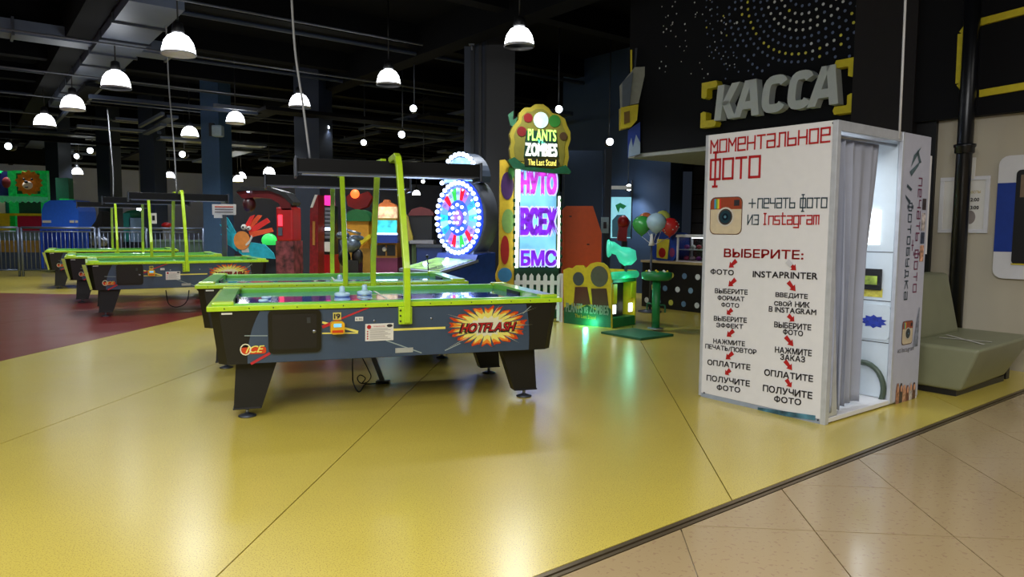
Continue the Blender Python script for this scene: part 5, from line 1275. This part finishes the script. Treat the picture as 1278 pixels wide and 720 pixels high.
# red leaning machine + pink topped tower
t = mc('red_panel_machine', 'slim dark red game machine seen side-on at the right of the dark pillar', 391, 300, 15)
board('side', [(386, 400), (387, 262), (394, 243), (397, 243), (397, 400)], 15, .5, mat('panel_machine_red', (130, 22, 26), .4, var=.3), t); board('white_edge', [(387, 259), (393, 243), (396, 243), (390, 259)], 14.97, .03, M_paper, t)
board('gold_print', [(390, 276), (393, 276), (393, 306), (390, 306)], 14.98, .02, mat('gold_print', (180, 120, 50), .5), t)
t = mc('strength_tower', 'narrow game tower with a bright pink square top', 410, 300, 15.9)
brect('pink_top', 405, 244, 413, 256, 15.9, .35, mat('pink_glow', (245, 40, 140), .4, em=1.2), t); brect('tower_body', 404, 257, 416, 330, 15.95, .4, M_black, t)
for k in range(8): brect('scale_cell', 405.5, 259 + k * 5, 414.5, 262.5 + k * 5, 15.92, .03, mat('cell_grey', (96, 98, 104), .4, em=.15) if k != 5 else M_bulb, t)
brect('white_box', 405, 302, 415, 314, 15.8, .15, M_paper, t); brect('red_base', 404, 318, 417, 400, 15.85, .5, mat('column_red', 0), t)
# grey ride-on robot
t = mc('grey_rider', 'grey metallic ride-on machine between the lime arms', 436, 310, 13.5, 'ride')
M_gm = mat('grey_metal', (96, 108, 120), .35, .5, var=.3)
for nm, u, v, r_, s_ in (('head', 428, 294, .10, (1.3, 1, .8)), ('torso', 438, 305, .17, (1.1, 1, .9)), ('tank', 444, 297, .1, (1.6, 1, .6)), ('wheel', 430, 322, .15, (.8, .5, 1.1)), ('wheel', 446, 320, .14, (.8, .5, 1.1))):
    ball(nm, w2l(t, AT(u, v, 13.5)), r_, M_gm if nm != 'wheel' else M_black, t, s_, 10)
tubeo('handle', [w2l(t, AT(424, 290, 13.5)), w2l(t, AT(433, 287, 13.4)), w2l(t, AT(450, 292, 13.4))], .025, M_steel, t); brect('pedestal', 430, 325, 447, 400, 13.4, .4, M_black, t)
tubeo('fork', [w2l(t, AT(426, 300, 13.45)), w2l(t, AT(430, 322, 13.4))], .03, M_gm, t)
# yellow play booth with green roof
t = mc('toy_house', 'yellow play house with a rounded green roof', 446, 300, 17.5, 'play house')
brect('wall', 430, 276, 460, 310, 17.5, .6, mat('house_yellow', (210, 150, 40), .5), t)
a = AT(446, 276, 17.45); prism_xz('roof', [(a.x - t.location.x + .32 * math.cos(q_) * 1.0, a.z + .29 * math.sin(q_)) for q_ in [PI * k / 14 for k in range(15)]], -.1, .65, mat('roof_green', (24, 104, 50), .5), t)
brect('base', 428, 310, 462, 400, 17.4, .7, mat('house_base', (160, 120, 40), .5), t); board('chute', [(447, 302), (461, 292), (463, 296), (450, 306)], 17.2, .2, M_yel_o, t)
# red machine topper
t = mc('red_topper_machine', 'dark machine with a big red shaped topper and an orange lamp', 446, 250, 19)
board('topper', [(432, 246), (438, 240), (447, 243), (458, 239), (464, 247), (458, 258), (446, 262), (434, 257)], 19, .3, mat('topper_red', (130, 20, 20), .4, em=.1), t)
lathe('orange_lamp', [(.001, -.1), (.1, -.08), (.12, 0)], mat('lamp_orange', (250, 110, 50), .4, em=2.), t, w2l(t, AT(443, 242, 18.95)), 14, 'y'); brect('body', 430, 262, 466, 400, 19.2, .5, M_black, t)
# teal screen arcade cabinet
t = mc('teal_arcade', 'arcade cabinet with glowing teal screen and yellow base with two dark windows', 482, 300, 14.5)
board('crown', [(470, 258), (472, 255), (478, 252), (479, 249), (484, 249), (485, 252), (492, 255), (494, 258)], 14.45, .3, mat('crown_orange', (200, 110, 50), .4, em=.2), t)
brect('marquee', 470, 258, 494, 272, 14.4, .2, mat('marquee_warm', (250, 190, 150), .4, em=1.0, var=.5, scale=9), t); brect('cabinet', 469, 258, 495, 400, 14.5, .6, mat('cabinet_yellow', (200, 140, 50), .5), t)
brect('screen', 469.5, 275, 494.5, 292, 14.38, .1, mat('teal_screen', (60, 190, 200), .3, em=1.0, var=.5, scale=7), t)
brect('control_deck', 467, 293, 496, 303, 14.2, .3, M_blue_o, t); brect('deck_light', 469, 291, 495, 293, 14.25, .1, M_bulb, t)
for u0 in (470.5, 483): brect('window', u0, 306, u0 + 10, 319, 14.47, .03, M_black, t)
brect('kick_base', 468, 322, 496, 400, 14.44, .6, M_pur, t); ball('window_toy', w2l(t, AT(480, 311, 14.44)), .05, M_paper, t)
# dark cabinet with big black screen
t = mc('black_screen_machine', 'machine with a large black screen and dark red arched top left of the wheel', 524, 290, 15)
brect('screen', 512, 268, 539, 300, 15, .15, M_black, t); board('arched_top', [(510, 266), (514, 261), (525, 258), (536, 261), (541, 266), (541, 269), (510, 269)], 14.95, .3, mat('arch_red', (104, 34, 36), .4, em=.1), t)
brect('body', 510, 268, 541, 400, 15.15, .5, M_char, t)
board('yellow_fin', [(503, 268), (506, 266), (509, 271), (512, 285), (515, 296), (515, 302), (503, 300)], 14.8, .1, mat('fin_yellow', (190, 170, 60), .5), t)
brect('control_shelf', 511, 300, 541, 304, 14.5, .5, mat('shelf_pale', (150, 150, 160), .3), t)
for k, (u, c) in enumerate(((514, (90, 120, 80)), (520, (150, 50, 50)), (527, (60, 60, 70)), (533, (40, 60, 120)))): brect('front_panel', u, 305, u + 5.2, 330, 14.9, .05, mat('front_%d' % k, c, .5), t)
t = mc('blue_bench_box', 'low blue box machine between the screen machine and the wheel', 530, 320, 12.6, 'box')
brect('body', 520, 308, 552, 400, 12.6, .6, mat('box_blue', (30, 54, 120), .5), t, .02); brect('top_trim', 519, 306, 553, 309, 12.55, .7, M_dsteel, t)

# ================================================================== LEFT BACKGROUND
t = thing('play_structure', 'indoor play structure with green frames, a lion picture and padded panels', 'play structure', (AT(30, 300, 22).x, 22, 0))
M_ps = mat('frame_green', (30, 190, 90), .4, em=.12, var=.2)
for (u0, v0, u1, v1) in ((15, 213, 58, 216), (15, 242, 58, 245), (15, 213, 18.5, 330), (54.5, 213, 58, 330), (-14, 213, 0, 216), (-14, 213, -11, 330)): brect('frame_bar', u0, v0, u1, v1, 21.95, .12, M_ps, t)
brect('lion_backing', 18, 216, 55, 243, 22.0, .05, mat('backing_dgreen', (26, 110, 70), .5), t)
q = AT(35.5, 228, 21.9); cx, cz = q.x - t.location.x, q.z
st = [];
for k in range(28): st.append((cx + (.42 if k % 2 else .34) * math.cos(PI * k / 14), cz + (.38 if k % 2 else .32) * math.sin(PI * k / 14)))
prism_xz('lion_mane', st, -.1, 0, mat('mane_orange', (244, 142, 40), .6, var=.3, scale=8), t)
ball('lion_muzzle', (cx, -.14, cz - .08), .14, mat('muzzle_cream', (250, 230, 200), .6), t, (1.1, .4, .9)); ball('lion_nose', (cx, -.2, cz + .02), .05, M_black, t, (1.3, .5, .8)); ball('lion_mouth', (cx, -.2, cz - .14), .05, M_dark_p, t, (1.2, .4, .5))
for s in (-1, 1): ball('lion_eye', (cx + s * .12, -.12, cz + .1), .035, M_black, t, seg=8)
brect('poster_panel', -14, 214, 13, 244, 22, .05, mat('poster_blue', (40, 44, 110), .5, var=.6, scale=3), t); q = AT(8, 228, 21.95); ball('poster_disc', (q.x - t.location.x, -.05, q.z), .14, mat('disc_red', (140, 60, 60), .5), t, (1, .3, 1.2))
pts = [(-14, 245)] ; k = 0
sca = [(-14, 244), (58, 246), (58, 250)] + [(58 - 3.6 * i - (1.8), 253 if i % 2 else 250) for i in range(19)] + [(-14, 250)]
board('scalloped_valance', sca, 21.88, .06, mat('valance_green', (90, 214, 150), .5, em=.1), t)
brect('netting_panel', 21, 252, 52, 268, 22.05, .04, mat('net_green', (36, 84, 62), .7), t); brect('white_panel', -14, 252, 7, 267, 22.0, .04, M_paper, t); brect('teal_post', 7, 252, 15, 267, 22.0, .06, mat('teal_panel', (40, 130, 120), .5), t)
brect('yellow_panel', -4, 268, 19.5, 290, 21.95, .08, mat('pad_yellow', (214, 190, 50), .5), t, .02); brect('white_pad', -14, 268, -4, 290, 21.95, .08, M_paper, t, .02); brect('red_panel', 21.5, 269, 52, 290, 21.95, .08, mat('pad_red', (176, 30, 64), .5), t, .02); brect('yellow_lip', -4, 266.5, 52, 269, 21.9, .1, M_yel_o, t)
brect('grey_pad', -14, 290, 53, 300, 21.9, .2, mat('pad_grey', (110, 130, 130), .5), t, .02); brect('ochre_pad', -14, 300, 53, 315, 21.9, .2, mat('pad_ochre', (176, 140, 70), .5), t, .02); brect('shaded_base', -14, 315, 53, 345, 21.9, .3, mat('base_shadow_blue', (70, 84, 116), .5), t)  # lowest box is coloured as the blue shadow below the pads
t = thing('blue_slide_dome', 'bright blue domed plastic play unit behind the railing', 'play unit', (AT(75, 300, 21.3).x, 21.3, 0))
M_bl = mat('dome_blue', (54, 116, 250), .4, var=.06)
board('dome', [(52, 290), (52, 262), (55, 254), (62, 250), (89, 249.5), (95, 254), (98, 264), (98, 290)], 21.3, .9, M_bl, t)
brect('lower_body', 52, 284, 98, 335, 21.25, .9, mat('dome_blue_dark', (44, 92, 224), .4), t)
for k in range(7): brect('rib', 55 + k * 6.2, 287, 57 + k * 6.2, 333, 21.2, .06, mat('rib_blue', (24, 50, 150), .4), t)
for (u0, u1) in ((53, 63), (87, 92), (94, 96.5)): brect('white_slot', u0, 275, u1, 278, 21.27, .04, M_paper, t)
t = mc('green_post_box', 'tall dark green post panel above the blue play unit', 80, 235, 22.8, 'post'); brect('panel', 74.5, 222, 85, 345, 22.8, .25, mat('panel_green', (16, 96, 66), .5), t); brect('cap', 74, 248, 86, 250.5, 22.75, .3, M_ps, t)
# metal railing in sections
def rail_sec(u0, u1, yr0, yr1, label, n):
    p0 = AT(u0, 300, yr0); p1 = AT(u1, 300, yr1); t = thing('metal_railing', label, 'railing', (p0.x, p0.y, 0), math.atan2(p1.y - p0.y, p1.x - p0.x), 'metal railing sections')
    L_ = (Vector((p1.x, p1.y)) - Vector((p0.x, p0.y))).length; M_r = mat('rail_steel', (112, 122, 142), .35, .6)
    for x in (0, L_): tubeo('post', [(x, 0, 0), (x, 0, 1.33)], .035, M_r, t)
    for z, r_ in ((1.32, .032), (1.22, .018), (.18, .022)): tubeo('top_rail' if z > 1 else 'bottom_rail', [(0, 0, z), (L_, 0, z)], r_, M_r, t)
    for k in range(n): x = L_ * (k + 1) / (n + 1); tubeo('bar', [(x, 0, .18), (x, 0, 1.22)], .011, M_r, t, 6)
rail_sec(-22, 22.5, 19.1, 19.3, 'steel railing section at far left before the lion play structure', 7)
rail_sec(27, 119, 19.3, 19.6, 'steel railing section running in front of the blue domed play unit', 16)
rail_sec(124, 183, 19.6, 20, 'steel railing section behind the light arms of the rear tables', 10)
rail_sec(188, 254, 20, 20.4, 'steel railing section ending at the blue pillar', 10)
t = mc('dark_ride', 'dark cone-topped ride with chrome wheels behind the railing', 122, 290, 20.8, 'ride')
board('cone', [(113, 284), (119, 276), (124, 263), (127, 264), (127, 290), (113, 290)], 20.8, .4, M_black, t); brect('body', 112, 290, 134, 330, 20.8, .6, M_char, t)
for (u, v) in ((118, 300), (128, 301)): lathe('wheel', [(.13, -.03), (.16, 0), (.13, .03)], M_steel, t, w2l(t, AT(u, v, 20.75)), 14, 'y')
tubeo('handle', [w2l(t, AT(112, 296, 20.7)), w2l(t, AT(121, 292, 20.7)), w2l(t, AT(132, 304, 20.7))], .03, M_steel, t)
t = mc('green_top_ride', 'booth with rounded dark green top and pale blue front behind the railing', 168, 285, 22.5, 'ride')
brect('front', 162, 272, 179, 302, 22.5, .5, mat('front_paleblue', (130, 160, 190), .5), t); ball('top', w2l(t, AT(168, 268, 22.7)), .26, mat('panel_green', 0), t, (1.3, .8, .6)); brect('teal_side', 155, 266, 162, 306, 22.5, .4, mat('teal_panel', 0), t); brect('base', 155, 302, 180, 345, 22.5, .6, M_char, t)
t = mc('small_poster', 'small black and white poster on the dark pillar behind the far tables', 191, 272, 21.4, 'poster'); brect('sheet', 188, 266, 195, 279, 21.4, .02, M_paper, t); brect('print', 190, 269, 193, 275, 21.39, .01, M_black, t)
t = mc('mushroom_ride', 'small ride with a red cap right of the little pillar poster', 208, 285, 22, 'ride')
ball('red_cap', w2l(t, AT(208, 281, 22)), .15, mat('column_red', 0), t, (1, 1, .6)); brect('stalk', 205, 284, 211, 345, 22, .2, mat('stalk_grey', (120, 120, 124), .5), t)
t = mc('green_low_wall', 'low dull green padded wall behind the railing', 222, 310, 21, 'padded wall'); brect('pad', 192, 301, 252, 345, 21, .15, mat('pad_dullgreen', (76, 100, 88), .6), t, .02); brect('lip', 191, 299.5, 253, 301.5, 20.97, .2, mat('lip_green', (100, 124, 108), .5), t)
